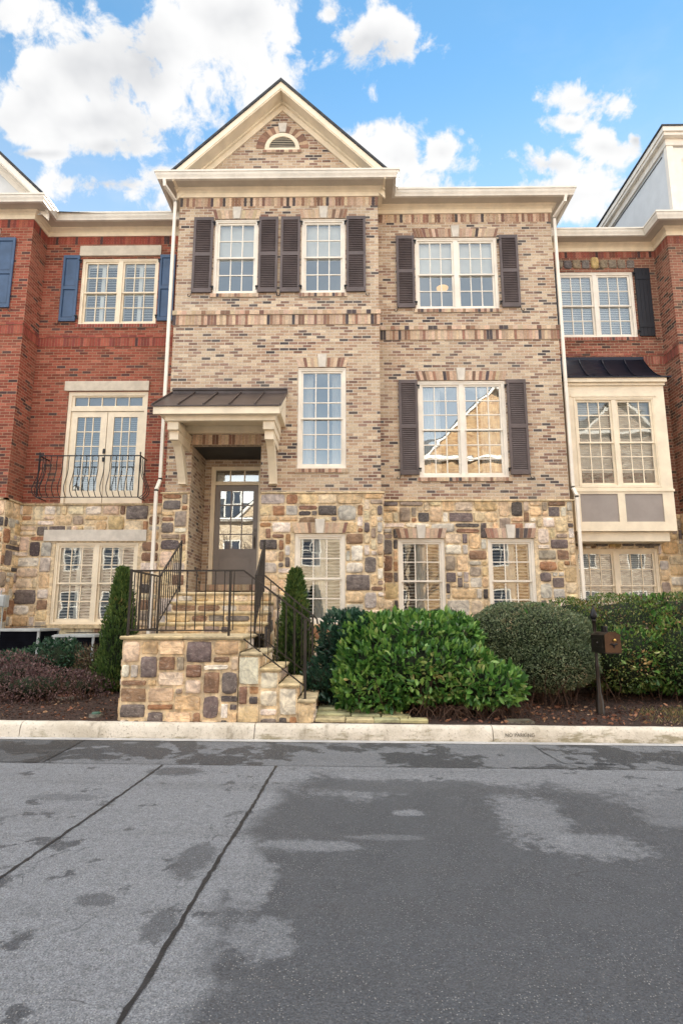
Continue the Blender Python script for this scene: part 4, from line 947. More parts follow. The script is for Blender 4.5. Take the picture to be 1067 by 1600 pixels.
bay = m.build('box_bay', CREAM, rh)
m = MB(); bxf(m, FBB, bb(4.99), bb(5.80), 3.47, 4.08, -.05, -.02); bxf(m, FBB, bb(5.95), bb(6.76), 3.47, 4.08, -.05, -.02); m.build('bay_panel', TAUPE, bay)
window(rh, FBB, *wb, units=2, rows=3, content='blind_low', glass=glass_mat('glass_bay', .12, wav=.1), seed=31, trim=CREAM, rec=.0, casing=.05)
m = MB(); prof = [(0, 0), (.10, .03), (.20, .08), (.30, .16), (.38, .26), (.46, .39), (.54, .54), (.60, .68)]
xl, xr, yf = 4.72, 7.13, R1 - .13
rings = []
for (d, hh) in prof: rings.append([(xl + min(d, .0), yf + d * 1.08, 6.71 + hh), (xr - d * .42, yf + d * 1.08, 6.71 + hh), (xr - d * .42, R0, 6.71 + hh)])
for p, q in zip(rings[:-1], rings[1:]): m.raw(p + q, [(0, 1, 4, 3), (1, 2, 5, 4)], None, True)
m.box(xl, xr + .005, yf - .01, R0, 6.69, 6.71); m.box(4.85, xr - .22, R0 - .07, R0, 7.37, 7.47)
br = m.build('bay_roof', ROOFN, rh)
m = MB()
for x in (4.9, 5.45, 5.98, 6.5):
    for (p, q) in zip(prof[:-1], prof[1:]):
        A, B = (x + p[0] * -.1, yf + p[0] * 1.08, 6.71 + p[1]), (x + q[0] * -.1, yf + q[0] * 1.08, 6.71 + q[1]); m.tube([(A[0], A[1], A[2] + .015), (B[0], B[1], B[2] + .015)], .012, 4, smooth=False)
m.tube([(r[1][0], r[1][1], r[1][2] + .01) for r in rings], .014, 4, smooth=False)
m.build('standing_seam', ROOFN, br)
# dormer
dx = 7.62; m = MB(); m.box(dx, 10.8, 12.55, 16.8, 10.5, 12.72); dm = m.build('dormer', SIDING, rh)
m = MB(); m.box(dx - .03, dx + .13, 12.50, 12.62, 10.6, 12.70); m.box(dx - .14, 10.95, 12.36, 17.0, 12.72, 12.80); m.box(dx - .17, 11.0, 12.32, 17.0, 12.80, 12.92); m.box(dx - .05, 10.8, 12.48, 16.8, 12.55, 12.719); m.box(dx - .025, dx + .5, 12.52, 12.55, 10.6, 12.5); m.build('dormer_trim', WHITE, dm)
m = MB(); m.raw([(dx - .2, 12.3, 12.92), (11.0, 12.3, 12.92), (11.0, 17, 12.95), (dx - .2, 17, 12.95), (dx - .2, 12.3, 12.96), (11.0, 12.3, 12.96), (11.0, 17, 12.99), (dx - .2, 17, 12.99)], [(0, 1, 5, 4), (0, 4, 7, 3), (4, 5, 6, 7), (0, 3, 2, 1)])
m.tube([(dx - .012, 14.3, 11.63), (dx - .012, 17.0, 13.1)], .02, 4, smooth=False); m.tube([(dx - .012, 12.75, 12.45), (dx - .012, 16.5, 12.50)], .010, 4, smooth=False)
m.build('dormer_roof', SHING, dm)
FD = Face((dx, 12.53), (10.8, 12.53)); window(rh, FD, .32, 1.35, 10.85, 12.22, content='blind', glass=GLASS_HI, seed=40, rec=-.03)
m = MB(); zE = 10.53
m.raw([(4.72, R0 - .3, zE), (12.2, R1 - .3, zE), (12.2, 17.5, zE + 2.6), (4.72, 17.5, zE + 2.6)], [(0, 1, 2, 3)]); m.raw([(4.72, 17.5, zE + 2.6), (12.2, 17.5, zE + 2.6), (12.2, 22, zE), (4.72, 22, zE)], [(0, 1, 2, 3)]); m.build('roof', SHING, rh)
m = MB(); m.box(4.74, 11.85, 14.3, 21.5, .3, 10.45); m.build('rear_wall', RED2, rh)

# ------------------------------------------------------------------ neighbours beyond the frame (they shade the street)
def plain_house(x0, x1, y0, y1, h, rise, mt, label, face=-1, gc=None, gh=2.2):
    t = thing('townhouse', label, 'house', ((x0 + x1) / 2, (y0 if face < 0 else y1), .1)); yf = y0 if face < 0 else y1
    F = Face((x0, yf), (x1, yf)) if face < 0 else Face((x1, yf), (x0, yf)); wdt = x1 - x0
    n = max(2, int(wdt / 2.6)); holes = []
    for i in range(n):
        c = wdt * (i + .5) / n
        for z in (1.2, 4.5, 7.8): holes.append((c - .55, c + .55, z, z + 1.9))
    m = MB(); panel(m, F, 0, wdt, 0, h, holes)
    yb = y1 if face < 0 else y0
    m.raw([(x0, yf, 0), (x0, yb, 0), (x0, yb, h), (x0, yf, h)], [(0, 1, 2, 3)]); m.raw([(x1, yf, 0), (x1, yb, 0), (x1, yb, h), (x1, yf, h)], [(0, 1, 2, 3)]); m.raw([(x0, yb, 0), (x1, yb, 0), (x1, yb, h), (x0, yb, h)], [(0, 1, 2, 3)])
    gs = [gc if gc is not None else x0 + wdt * .3]
    for gc in gs: m.face([(gc - gh, yf, h), (gc + gh, yf, h), (gc, yf, h + gh)])
    m.build('brick_wall', mt, t)
    m = MB(); ym = (yf + yb) / 2; o = .3 * face
    m.raw([(x0, yf + o, h), (x1, yf + o, h), (x1, ym, h + rise), (x0, ym, h + rise), (x0, yb, h), (x1, yb, h)], [(0, 1, 2, 3), (3, 2, 5, 4), (0, 3, 4), (1, 5, 2)])
    for gc in gs: m.raw([(gc - gh - .3, yf + o, h), (gc, yf + o, h + gh + .3), (gc + gh + .3, yf + o, h), (gc, ym, h + gh + .3), (gc - gh - .3, ym, h), (gc + gh + .3, ym, h)], [(0, 1, 3, 4), (1, 2, 5, 3)])
    rf = m.build('roof', SHING, t)
    m = MB(); m.box(x0, x1, yf, yf + o * 1.2, h - .2, h); 
    for gc in gs:
        for s in (-1, 1): m.prism([(gc, h + gh + .2), (gc + s * (gh + .2), h), (gc + s * (gh + .0), h), (gc, h + gh + .0)], 'y', yf, yf + o * 1.1)
    m.build('cornice', WHITE, t)
    for (a_, b_, c, d) in holes:
        f = MB()
        for q in ((a_, a_ + .08, c, d), (b_ - .08, b_, c, d), (a_ + .08, b_ - .08, c, c + .08), (a_ + .08, b_ - .08, d - .08, d), (a_ + .08, b_ - .08, (c + d) / 2 - .03, (c + d) / 2 + .03), ((a_ + b_) / 2 - .02, (a_ + b_) / 2 + .02, c + .08, d - .08)): bxf(f, F, *q, -.12, -.03)
        wn = f.build('window', WHITE, t); g = MB(); g.face([F(a_ + .05, c + .05, -.08), F(b_ - .05, c + .05, -.08), F(b_ - .05, d - .05, -.08), F(a_ + .05, d - .05, -.08)]); g.build('pane', OPPG, wn)
    return t
OPPG = paint('far_pane', (.05, .06, .08), .1, .1)
CRM = brick_mat('cream_brick_far', [(0, (.42, .30, .19)), (.3, (.60, .46, .30)), (1, (.72, .58, .42))], (.7, .6, .48))
TAN2 = brick_mat('tan_brick_far', [(0, (.2, .12, .09)), (.3, (.42, .29, .21)), (1, (.62, .50, .38))], (.55, .47, .38))
plain_house(-24, -12.1, 12.6, 22, 10.6, 3, RED, 'plain brick townhouse continuing the row left of the blue-shuttered house', -1)
plain_house(12.2, 22, 12.8, 22, 10.4, 3, RED2, 'plain brick townhouse continuing the row right of the white dormer house', -1)
plain_house(-22, -9.0, -22, -12.5, 7.6, 2.6, TAN2, 'tan townhouse across the street, leftmost, seen only as a reflection in windows', 1)
plain_house(-8.9, 4.3, -22, -12.0, 7.8, 2.0, CRM, 'pale cream brick townhouse across the street opposite the entry door', 1)
plain_house(4.4, 13.6, -22, -10.5, 11.2, 2.6, OPP, 'tall golden brick gabled townhouse across the street facing the laurel shrub', 1, gc=9.2, gh=4.4)
plain_house(13.7, 26, -22, -11.5, 13.2, 2.6, TAN2, 'tan brick townhouse across the street, rightmost, seen only as a reflection', 1)
# bare trees across the street
def bare_tree(x, y, h, seed, label):
    t = thing('bare_tree', label, 'tree', (x, y, .1), 'bare street trees across the street'); rgt = random.Random(seed); m = MB(); tw = MB()
    def grow(p, d, ln, r, lv, mb_):
        q = p + d * ln; mid_ = p + d * ln * .5 + Vector((rgt.uniform(-.05, .05), rgt.uniform(-.05, .05), 0)) * ln
        mb_.tube([p, mid_, q], [r, r * .85, r * .68], 6 if lv < 2 else 4, cap=False)
        if lv >= 5: return
        for k in range(3 if lv else 4):
            nd_ = (d + Vector((rgt.uniform(-1, 1), rgt.uniform(-1, 1), rgt.uniform(-.2, .6))) * .75).normalized()
            grow(q if k < 2 else mid_, nd_, ln * rgt.uniform(.6, .8), r * .6, lv + 1, tw)
    grow(Vector((x, y, .1)), Vector((0, 0, 1)), h * .32, .12, 0, m)
    m.build('trunk', BARK, t); tw.build('crown', BARK, t)
bare_tree(-4.5, -9.5, 8, 3, 'bare tree across the street, left one, seen only in reflections')
bare_tree(3.5, -9.0, 7.5, 4, 'bare tree across the street, right one, seen only in reflections')

# ------------------------------------------------------------------ stone stoop with steps
rs = random.Random(78)
sp = thing('stone_stoop', 'rubble stone entry stoop with flagstone treads and brown iron railings below the front door', 'stoop', (-2, 8.8, .2))
def slab(m, x0, x1, y0, y1, z0, z1, rs_, col=None):
    col = col or rs_.choice([(.52, .42, .26), (.50, .40, .24), (.46, .38, .25), (.54, .45, .31)])
    n = max(2, int((x1 - x0) / .09)); k = max(2, int((y1 - y0) / .09)); P = []
    for i in range(n): P.append((x0 + (x1 - x0) * i / n, y0 + rs_.uniform(-.008, .008)))
    for i in range(k): P.append((x1 + rs_.uniform(-.008, .008), y0 + (y1 - y0) * i / k))
    for i in range(n): P.append((x1 - (x1 - x0) * i / n, y1 + rs_.uniform(-.006, .006)))
    for i in range(k): P.append((x0 + rs_.uniform(-.008, .008), y1 - (y1 - y0) * i / k))
    N = len(P); c = ((x0 + x1) / 2, (y0 + y1) / 2)
    ins = lambda p, d: (p[0] + d * (1 if p[0] < c[0] else -1) * (abs(p[0] - c[0]) > (x1 - x0) * .4), p[1] + d * (1 if p[1] < c[1] else -1) * (abs(p[1] - c[1]) > (y1 - y0) * .4))
    v = [(*ins(p, .012), z0) for p in P] + [(p[0], p[1], z0 + (z1 - z0) * .35) for p in P] + [(p[0], p[1], z1 - .012 + rs_.uniform(-.004, .004)) for p in P] + [(*ins(p, .012), z1) for p in P]
    m.raw(v, [(r * N + i, r * N + (i + 1) % N, (r + 1) * N + (i + 1) % N, (r + 1) * N + i) for r in range(3) for i in range(N)] + [tuple(range(3 * N, 4 * N))], col)
SF = 7.66; SB = 8.82
m = MB(); xs = [-1.37, -1.12, -.88, -.64, -.44]; tz = [1.02, .83, .64, .45]
FS = lambda x0, x1, y: Face((x0, y), (x1, y))
PALD = [(c, w_ * (1.9 if sum(c) < .8 else .8)) for c, w_ in PAL]
stones(m, FS(-2.86, -1.22, SF), 0, 1.48, .02, 1.17, [], rs, h0=.0, out=.03, cell=.112, cz=.098, pal=PALD)
for i in range(4):
    stones(m, FS(xs[i], xs[i + 1], SF), -.02 if i == 0 else 0.003, xs[i + 1] - xs[i] + .0, .02, tz[i] - .045, [], rs, h0=.0, out=.024, pal=PALD)
    zt = tz[i + 1] if i < 3 else .16
    stones(m, Face((xs[i + 1], SF), (xs[i + 1], 8.75)), 0, 1.09, zt, tz[i] - .045, [], rs, h0=-.003, out=.02, big=False)
stones(m, Face((-1.38, SF), (-1.38, 8.75)), 0, 1.09, 1.02, 1.17, [], rs, h0=-.003, out=.02, big=False)
stones(m, Face((-2.86, 9.8), (-2.86, SF)), 0, 2.14, .02, 1.17, [], rs, h0=0, out=.025)
# stair to the porch
ry = [8.86, 9.16, 9.46, 9.76]; rz = [1.38, 1.54, 1.70, 1.86]; SX0, SX1 = -2.80, -1.24
z_ = 1.22
for y, z in zip(ry, rz):
    stones(m, FS(SX0, SX1, y), 0, SX1 - SX0, z_, z - .045, [], rs, h0=0, out=.015, big=False, cell=.13, cz=.11); z_ = z
for (xe, f) in ((SX1, 1), (SX0, -1)):
    for y, z in zip(ry, rz):
        F = Face((xe, y), (xe, 11.8 if z > 1.8 else y + .3)) if f > 0 else Face((xe, 11.8 if z > 1.8 else y + .3), (xe, y)); stones(m, F, 0, F.len, .2, z - .045, [], rs, h0=0, out=.02)
m.box(SX0 + .01, SX1 - .01, 9.80, 12.98, .3, 1.80)
m.box(-3.20, -1.83, 11.9, 12.97, 1.0, 1.80)
m.build('stone_wall', STONE, sp)
for (x0, x1, y0, y1, z) in [(-2.90, -2.1, SF - .04, 8.30, 1.22), (-2.1, -1.33, SF - .04, 8.30, 1.22), (-2.90, -2.3, 8.30, 8.9, 1.22), (-2.3, -1.33, 8.30, 8.9, 1.22)] + [(xs[i], xs[i + 1] + .03, SF - .035, 8.78, tz[i]) for i in range(4)]:
    m = MB(); slab(m, x0 + .004, x1 - .004, y0, y1, z - .045, z, rs); m.build('tread', FLAG, sp)
for i, (y, z) in enumerate(zip(ry, rz)):
    y2 = ry[i + 1] + .02 if i < 3 else 11.82
    if i < 3:
        m = MB(); slab(m, SX0 - .03, SX1 + .03, y - .03, y2, z - .045, z, rs); m.build('tread', FLAG, sp)
    else:
        m = MB(); slab(m, SX0 - .03, SX1 + .03, y - .03, 11.74, z - .045, z, rs); slab(m, -3.2, -1.83, 11.79, 12.95, z - .045, z, rs); m.build('porch_floor', FLAG, sp)
# railings
def rail(label, pts_top, pts_bot, posts, nbal, skip_rail=False):
    m = MB()
    for p, q in zip(pts_top[:-1], pts_top[1:]): m.tube([p, q], .016, 4, smooth=False)
    o = m.build('railing', IRON, sp); m = MB()
    for p, q in zip(pts_bot[:-1], pts_bot[1:]): m.tube([p, q], .012, 4, smooth=False)
    m.build('bottom_rail', IRON, o)
    for (x, y, z0, z1) in posts:
        q = MB(); q.box(x - .014, x + .014, y - .014, y + .014, z0, z1); q.build('post', IRON, o)
    def interp(pts, t):
        Ls = [math.dist(a_[:2], b_[:2]) for a_, b_ in zip(pts[:-1], pts[1:])]; d = t * sum(Ls)
        for L, a_, b_ in zip(Ls, pts[:-1], pts[1:]):
            if d <= L + 1e-9: k = d / L; return tuple(a_[i] + (b_[i] - a_[i]) * k for i in range(3))
            d -= L
        return pts[-1]
    for i in range(1, nbal):
        a_, b_ = interp(pts_top, i / nbal), interp(pts_bot, i / nbal)
        q = MB(); q.box(a_[0] - .006, a_[0] + .006, a_[1] - .006, a_[1] + .006, b_[2], a_[2]); q.build('baluster', IRON, o)
    return o
yf = SF + .03; Lz = 1.22
rail('', [(-2.82, yf, 2.05), (-1.36, yf, 2.05)], [(-2.82, yf, 1.29), (-1.50, yf, 1.29)], [(-2.82, yf, Lz, 2.07), (-1.53, yf, Lz, 2.05)], 12)
rail('', [(-2.82, yf, 2.05), (-2.80, 8.80, 2.05)], [(-2.82, yf, 1.29), (-2.80, 8.80, 1.29)], [(-2.80, 8.80, Lz, 2.07)], 9)
rail('', [(-2.80, 8.80, 2.05), (-2.83, 9.95, 2.72)], [(-2.80, 8.80, 1.36), (-2.83, 9.95, 1.98)], [(-2.83, 9.95, 1.86, 2.74)], 10)
rail('', [(-1.36, 8.72, 2.05), (-1.42, 9.95, 2.72)], [(-1.36, 8.72, 1.33), (-1.42, 9.95, 1.98)], [(-1.36, 8.72, Lz, 2.07), (-1.42, 9.95, 1.86, 2.74)], 10)
rail('', [(-1.36, yf, 2.05), (-.54, yf, 1.44), (-.50, yf, 1.40), (-.49, yf, 1.33), (-.52, yf, 1.29)], [(-1.36, yf, 1.20), (-.55, yf, .60)], [(-.55, yf, .45, 1.42)], 8)
rail('', [(-1.36, 8.66, 2.05), (-1.22, 8.66, 2.05), (-.50, 8.66, 1.47), (-.46, 8.66, 1.43), (-.45, 8.66, 1.36)], [(-1.36, 8.66, 1.25), (-.52, 8.66, .62)], [(-.52, 8.66, .45, 1.47)], 8)
# flagstone path
rs = random.Random(9)
m = MB(); y = 7.68
pts = [(-.42, 7.68, -.05, 7.93), (-.04, 7.67, .30, 7.88), (.31, 7.69, .62, 7.84), (.63, 7.68, .98, 7.85), (-.42, 7.94, .02, 8.2), (.03, 7.89, .40, 8.13), (.41, 7.85, .78, 8.05), (-.42, 8.21, -.1, 8.7), (-.09, 8.14, .35, 8.45), (.36, 8.06, .7, 8.3), (-1.2, 8.80, -.3, 9.3)]
for (x0, y0, x1, y1) in pts: slab(m, x0, x1, y0, y1, gz(x0, y0) - .03, gz(x0, y0) + .04, rs, rs.choice([(.36, .33, .18), (.42, .36, .22), (.33, .33, .20)]))
m.build('flagstone_path', FLAG, None, 'structure')

# ------------------------------------------------------------------ foliage
def leaves(name, pts, nrm, size, mt, parent, rgn, wr=.38, up=.35, jit=.7, fold=.12, smooth=False):
    n = len(pts); P = np.asarray(pts); Nn = np.asarray(nrm)
    d = Nn + rgn.normal(0, jit, (n, 3)); d[:, 2] += up; d /= np.linalg.norm(d, axis=1)[:, None]
    a_ = rgn.normal(0, 1, (n, 3)); s = np.cross(d, a_); s /= np.linalg.norm(s, axis=1)[:, None]; u = np.cross(s, d)
    L = (size * rgn.uniform(.6, 1.3, n))[:, None]; wd = L * wr * .5
    b_ = P; t = P + d * L
    l1 = P + d * L * .28 + s * wd * .9 + u * L * fold; l2 = P + d * L * .65 + s * wd + u * L * fold * .9
    r1 = P + d * L * .28 - s * wd * .9 + u * L * fold; r2 = P + d * L * .65 - s * wd + u * L * fold * .9
    V = np.stack([b_, l1, l2, t, r2, r1], 1).reshape(-1, 3)
    base = np.array(BASE.get(parent.name, (0, 0, 0))) if parent else 0
    V = V - base; off = (np.arange(n) * 6)[:, None]
    idx = (np.array([0, 1, 2, 3, 0, 3, 4, 5])[None] + off).ravel()
    me = bpy.data.meshes.new(name); me.vertices.add(len(V)); me.vertices.foreach_set('co', V.ravel())
    me.loops.add(len(idx)); me.loops.foreach_set('vertex_index', idx.astype(np.int32))
    me.polygons.add(2 * n); me.polygons.foreach_set('loop_start', (np.arange(2 * n) * 4).astype(np.int32)); me.polygons.foreach_set('loop_total', np.full(2 * n, 4, dtype=np.int32))
    me.update(calc_edges=True); me.validate()
    at = me.attributes.new('tint', 'FLOAT', 'FACE'); at.data.foreach_set('value', np.repeat(rgn.random(n), 2)[:len(me.polygons)])
    me.materials.append(mt); o = bpy.data.objects.new(name, me); COL.objects.link(o)
    if parent: o.parent = parent
    return o
def shell(rgn, blobs, n, thick=.18, k=2.4, rough=.06, zmin=.3, noisef=3.0):
    P, N = [], []; bl = [(np.array(c), np.array(r)) for c, r in blobs]
    area = np.array([r[0] * r[1] + r[1] * r[2] + r[0] * r[2] for _, r in bl]); area = area / area.sum()
    for (c, r), fr in zip(bl, area):
        m_ = int(n * fr * 1.6); v = rgn.normal(0, 1, (m_, 3)); v /= np.linalg.norm(v, axis=1)[:, None]
        s = (np.abs(v) ** k).sum(1) ** (-1 / k); p = v * s[:, None]
        q = rgn.random(m_) ** 2 * thick
        nz = 1 + rough * (np.sin(v[:, 0] * 7 * noisef / 3 + c[0] * 9) + np.sin(v[:, 1] * 9 + v[:, 2] * 6 * noisef / 3) + np.sin(v[:, 2] * 11 + v[:, 0] * 5)) / 2
        pos = c + p * r * (nz - q)[:, None]; nr = v / r; nr /= np.linalg.norm(nr, axis=1)[:, None]
        keep = pos[:, 2] > zmin
        for (c2, r2) in bl:
            if c2 is c: continue
            keep &= (np.abs((pos - c2) / r2) ** k).sum(1) > .72
        P.append(pos[keep]); N.append(nr[keep])
    P = np.concatenate(P); N = np.concatenate(N); i = rgn.permutation(len(P))[:n]; return P[i], N[i]
def stems(mb_, x0, x1, y0, y1, n, h, rg_, spread=.5, r=.008):
    for _ in range(n):
        x, y = rg_.uniform(x0, x1), rg_.uniform(y0, y1); z = gz(x, y) - .02; p = [(x, y, z)]; dx_, dy_ = rg_.uniform(-spread, spread), rg_.uniform(-spread, spread)
        for k in range(1, 5): p.append((x + dx_ * k / 4 * h + rg_.uniform(-.03, .03), y + dy_ * k / 4 * h + rg_.uniform(-.03, .03), z + h * k / 4))
        mb_.tube(p, [r * (1 - .15 * k) for k in range(5)], 4, cap=False)
def core(mb_, blobs, f=.80):
    for c, r in blobs:
        n, k = 14, 8; v = []
        for j in range(k + 1):
            ph = math.pi * j / k - math.pi / 2
            for i in range(n):
                t = 2 * math.pi * i / n; q = Vector((math.cos(ph) * math.cos(t), math.cos(ph) * math.sin(t), math.sin(ph)))
                s = (abs(q.x) ** 2.4 + abs(q.y) ** 2.4 + abs(q.z) ** 2.4) ** (-1 / 2.4); v.append((c[0] + q.x * s * r[0] * f, c[1] + q.y * s * r[1] * f, c[2] + q.z * s * r[2] * f))
        mb_.raw(v, [(j * n + i, j * n + (i + 1) % n, (j + 1) * n + (i + 1) % n, (j + 1) * n + i) for j in range(k) for i in range(n)], None, True)
INNER = paint('shade_core', (.012, .026, .008), .95, .4, scale=18, bmp=.03)  # near-black hull colour stands in for the shade inside the bushes
rgn = np.random.default_rng(4)
def bush(name, label, cat, loc, blobs, layers, st, thick=.2, group=None, zmin=.3, corek=.8, rough=.06, k=2.4):
    t = thing(name, label, cat, loc, group)
    for i, (n, size, mt, wr, up, jit, fold, fl) in enumerate(layers):
        P, N = shell(rgn, blobs, n, thick, k, rough, zmin)
        if fl is not None: q = fl(P); P, N = P[q], N[q]
        leaves('foliage' if i == 0 else 'foliage', P, N, size, mt, t, rgn, wr, up, jit, fold)
    m = MB(); core(m, blobs, corek); m.build('shade_core', INNER, t)
    m = MB(); rr = random.Random(int(loc[0] * 100)); stems(m, *st[:4], st[4], st[5], rr, st[6] if len(st) > 6 else .5); m.build('stems', BARK, t)
    return t
lb = [((.76, 8.80, .94), (.84, .62, .54)), ((1.10, 8.35, .74), (.80, .46, .38)), ((.38, 8.55, .76), (.52, .52, .46)), ((1.80, 8.10, .58), (.46, .30, .22)), ((1.30, 9.0, .98), (.66, .55, .50)), ((.3, 8.3, .52), (.45, .36, .28)), ((1.5, 8.35, .72), (.5, .35, .26))]
bush('laurel_shrub', 'large bright green broad-leaved shrub beside the stoop steps', 'shrub', (.8, 8.6, .2), lb,
     [(12000, .105, LAUREL, .40, .5, .75, .10, None), (500, .15, LAUREL, .36, 1.2, .6, .10, None)], (-.0, 2.0, 8.0, 8.9, 70, .5), .22, zmin=.27, corek=.72, rough=.06, k=3.2)
lb = [((-.06, 8.95, .95), (.38, .42, .58)), ((-.22, 8.75, .55), (.44, .36, .32)), ((.15, 8.85, 1.0), (.38, .45, .5))]
bush('laurel_shrub', 'dark blue-green shrub between the stoop steps and the bright laurel', 'shrub', (-.2, 9.0, .2), lb, [(3800, .095, LAURELD, .34, .6, .6, .10, None)], (-.4, .2, 8.7, 9.1, 16, .5), .25, zmin=.3, corek=.72, rough=.1)
bb_ = [((2.68, 9.2, 1.08), (.94, .72, .60)), ((2.80, 8.9, .82), (.80, .5, .42)), ((3.25, 9.3, 1.05), (.5, .5, .5))]
bush('boxwood_shrub', 'rounded clipped dense shrub with tiny dull green leaves left of the mailbox', 'shrub', (2.7, 9.0, .25), bb_, [(36000, .031, BOXL, .55, .3, .9, .12, None), (900, .06, BOXL, .4, .9, .6, .12, None), (60, .09, LAUREL, .4, 1., .6, .1, lambda P: P[:, 2] > 1.3)], (2.1, 3.2, 8.5, 9.1, 60, .5), .10, zmin=.38, corek=.90, rough=.035, k=2.2)
hb = [((4.6, 9.9, 1.02), (1.15, .75, .80)), ((5.6, 9.8, 1.05), (1.2, .9, .82)), ((4.2, 9.35, .85), (.62, .5, .50)), ((5.2, 9.2, .85), (.85, .55, .55)), ((6.6, 9.8, 1.0), (1.0, .9, .8)), ((3.55, 9.75, 1.1), (.5, .5, .66))]
top = lambda P: P[:, 2] > 1.15 + .15 * np.sin(P[:, 0] * 5)
bush('hedge', 'wide clipped hedge with bronze-tinged top behind the mailbox', 'hedge', (5, 9.8, .25), hb,
     [(30000, .042, HEDGE, .5, .3, .8, .12, None), (7000, .085, LAUREL, .42, .5, .7, .1, lambda P: ((P[:, 2] < 1.25) & (np.sin(P[:, 0] * 4.1 + P[:, 2] * 3) > -.3)) | ((P[:, 0] > 4.6) & (P[:, 2] > 1.2) & (np.sin(P[:, 0] * 3.1) > .3))),
      (9000, .04, PURP, .5, .3, .8, .1, lambda P: (P[:, 2] > 1.25) & (np.sin(P[:, 0] * 6.3 + P[:, 2] * 9) > .2))], (3.6, 6.4, 8.9, 9.7, 90, .5), .16, zmin=.33, corek=.84, rough=.05)
def cone(x, y, z0, h, r, n, label):
    t = thing('arborvitae', label, 'conifer', (x, y, z0))
    z = rgn.random(n) ** 1.1; rad = r * np.clip(1.05 - z, 0, 1) ** .62 * np.clip(.55 + z * 4, 0, 1); an = rgn.random(n) * 2 * math.pi
    rad = rad * (1 + .14 * np.sin(an * 5 + z * 17) + .08 * np.sin(an * 9 - z * 31)); q = 1.12 - rgn.random(n) ** 1.3 * .5
    P = np.stack([x + rad * q * np.cos(an), y + rad * q * np.sin(an), z0 + z * h], 1); N = np.stack([np.cos(an), np.sin(an), np.full(n, 1.1)], 1)
    leaves('foliage', P, N, .065, ARB, t, rgn, .30, .8, .5, .05)
    m = MB(); m.tube([(x, y, z0 - .2), (x, y, z0 + h * .9)], [.03, .006], 6); m.build('trunk', BARK, t)
    m = MB(); m.lathe([(.01, z0), (r * .6, z0 + .08), (r * .72, z0 + h * .25), (r * .5, z0 + h * .6), (r * .2, z0 + h * .88), (.005, z0 + h * .93)], x, y, 12); m.build('shade_core', INNER, t)
cone(-3.62, 9.5, .32, 1.90, .30, 9000, 'narrow conical evergreen left of the stoop railing')
cone(-.83, 9.3, .32, 1.86, .31, 9000, 'narrow conical evergreen behind the stoop steps on the right')
# shrubs in the left bed
bush('azalea_shrub', 'low dark green shrub in front of the air conditioners at left', 'shrub', (-4.9, 10.2, .3), [((-4.95, 10.3, .72), (.50, .4, .36)), ((-5.55, 10.1, .60), (.42, .4, .30))], [(3800, .06, AZAL, .42, .5, .8, .1, None)], (-5.5, -4.5, 10, 10.5, 20, .4), .3, corek=.7, rough=.12)
bush('mixed_shrub', 'thin twiggy shrub with sparse olive leaves before the second air conditioner', 'shrub', (-4.3, 10.0, .3), [((-4.15, 10.1, .62), (.34, .35, .36))], [(1300, .05, MIXL, .4, .6, .9, .1, None), (500, .06, AZAL, .42, .5, .8, .1, lambda P: P[:, 2] < .6)], (-4.45, -3.85, 9.9, 10.3, 45, .68, .35), .6, corek=.45, rough=.15)
bush('loropetalum_shrub', 'low spreading shrub with dull purple leaves by the kerb at far left', 'shrub', (-4.5, 8.8, .25), [((-4.6, 8.95, .45), (.72, .5, .30)), ((-4.05, 9.15, .42), (.45, .4, .24)), ((-5.3, 9.1, .5), (.6, .5, .32)), ((-5.3, 9.7, .6), (.5, .4, .3))], [(9000, .036, PURP, .45, .4, .9, .1, None)], (-5.2, -3.8, 8.6, 9.3, 120, .32, .9), .5, zmin=.2, corek=.5, rough=.15)
bush('loropetalum_shrub', 'small brownish shrub between the arborvitae and the purple shrub', 'shrub', (-3.7, 9.3, .25), [((-3.75, 9.75, .42), (.3, .3, .16))], [(700, .04, PURP, .45, .4, .9, .1, None)], (-3.9, -3.6, 9.6, 9.9, 10, .2, .6), .5, zmin=.2, corek=.5)
# mulch chips, fallen leaves, dry grass
def scatter(name, n, size, mt, x0, x1, y0, y1, label, cat, excl=(), up=.1, wr=.35, dens=None, lift=.01):
    x = rgn.uniform(x0, x1, n); y = y0 + (y1 - y0) * rgn.random(n)
    keep = np.ones(n, bool)
    for (a_, b_, c, d) in excl: keep &= ~((x > a_) & (x < b_) & (y > c) & (y < d))
    if dens is not None: keep &= rgn.random(n) < dens(x, y)
    x, y = x[keep], y[keep]; z = np.array([gz(p, q) for p, q in zip(x, y)]) + lift
    an = rgn.random(len(x)) * 6.28; N = np.stack([np.cos(an), np.sin(an), np.full(len(x), .0)], 1)
    o = leaves(name, np.stack([x, y, z], 1), N, size, mt, None, rgn, wr, up, .25, .06); o['kind'] = 'stuff'; tag(o, label, cat); return o
ex = [(-2.95, -1.2, 7.5, 12.9), (-1.2, -.4, 7.5, 8.8), (-.45, 1.0, 7.5, 8.2)]
scatter('bark_mulch', 26000, .035, CHIP, -7, 7, 7.66, 11.5, 'dark brown shredded bark mulch covering the planting beds', 'mulch', ex)
scatter('fallen_leaves', 480, .06, DEADL, .6, 5.5, 7.68, 8.8, 'reddish brown fallen leaves under the shrubs right of the path', 'leaf litter', ex, .15, .5)
scatter('fallen_leaves', 200, .05, DEADL, -6, -3, 7.68, 9.2, 'scattered dry leaves on the mulch at far left', 'leaf litter', ex, .15, .5)
scatter('dry_grass', 2600, .07, GRASS, 3.5, 6.0, 7.66, 8.6, 'patchy dry grass by the kerb right of the mailbox', 'grass', (), 1.4, .08, lambda x, y: np.clip((x - 3.6) * .7, 0, 1))
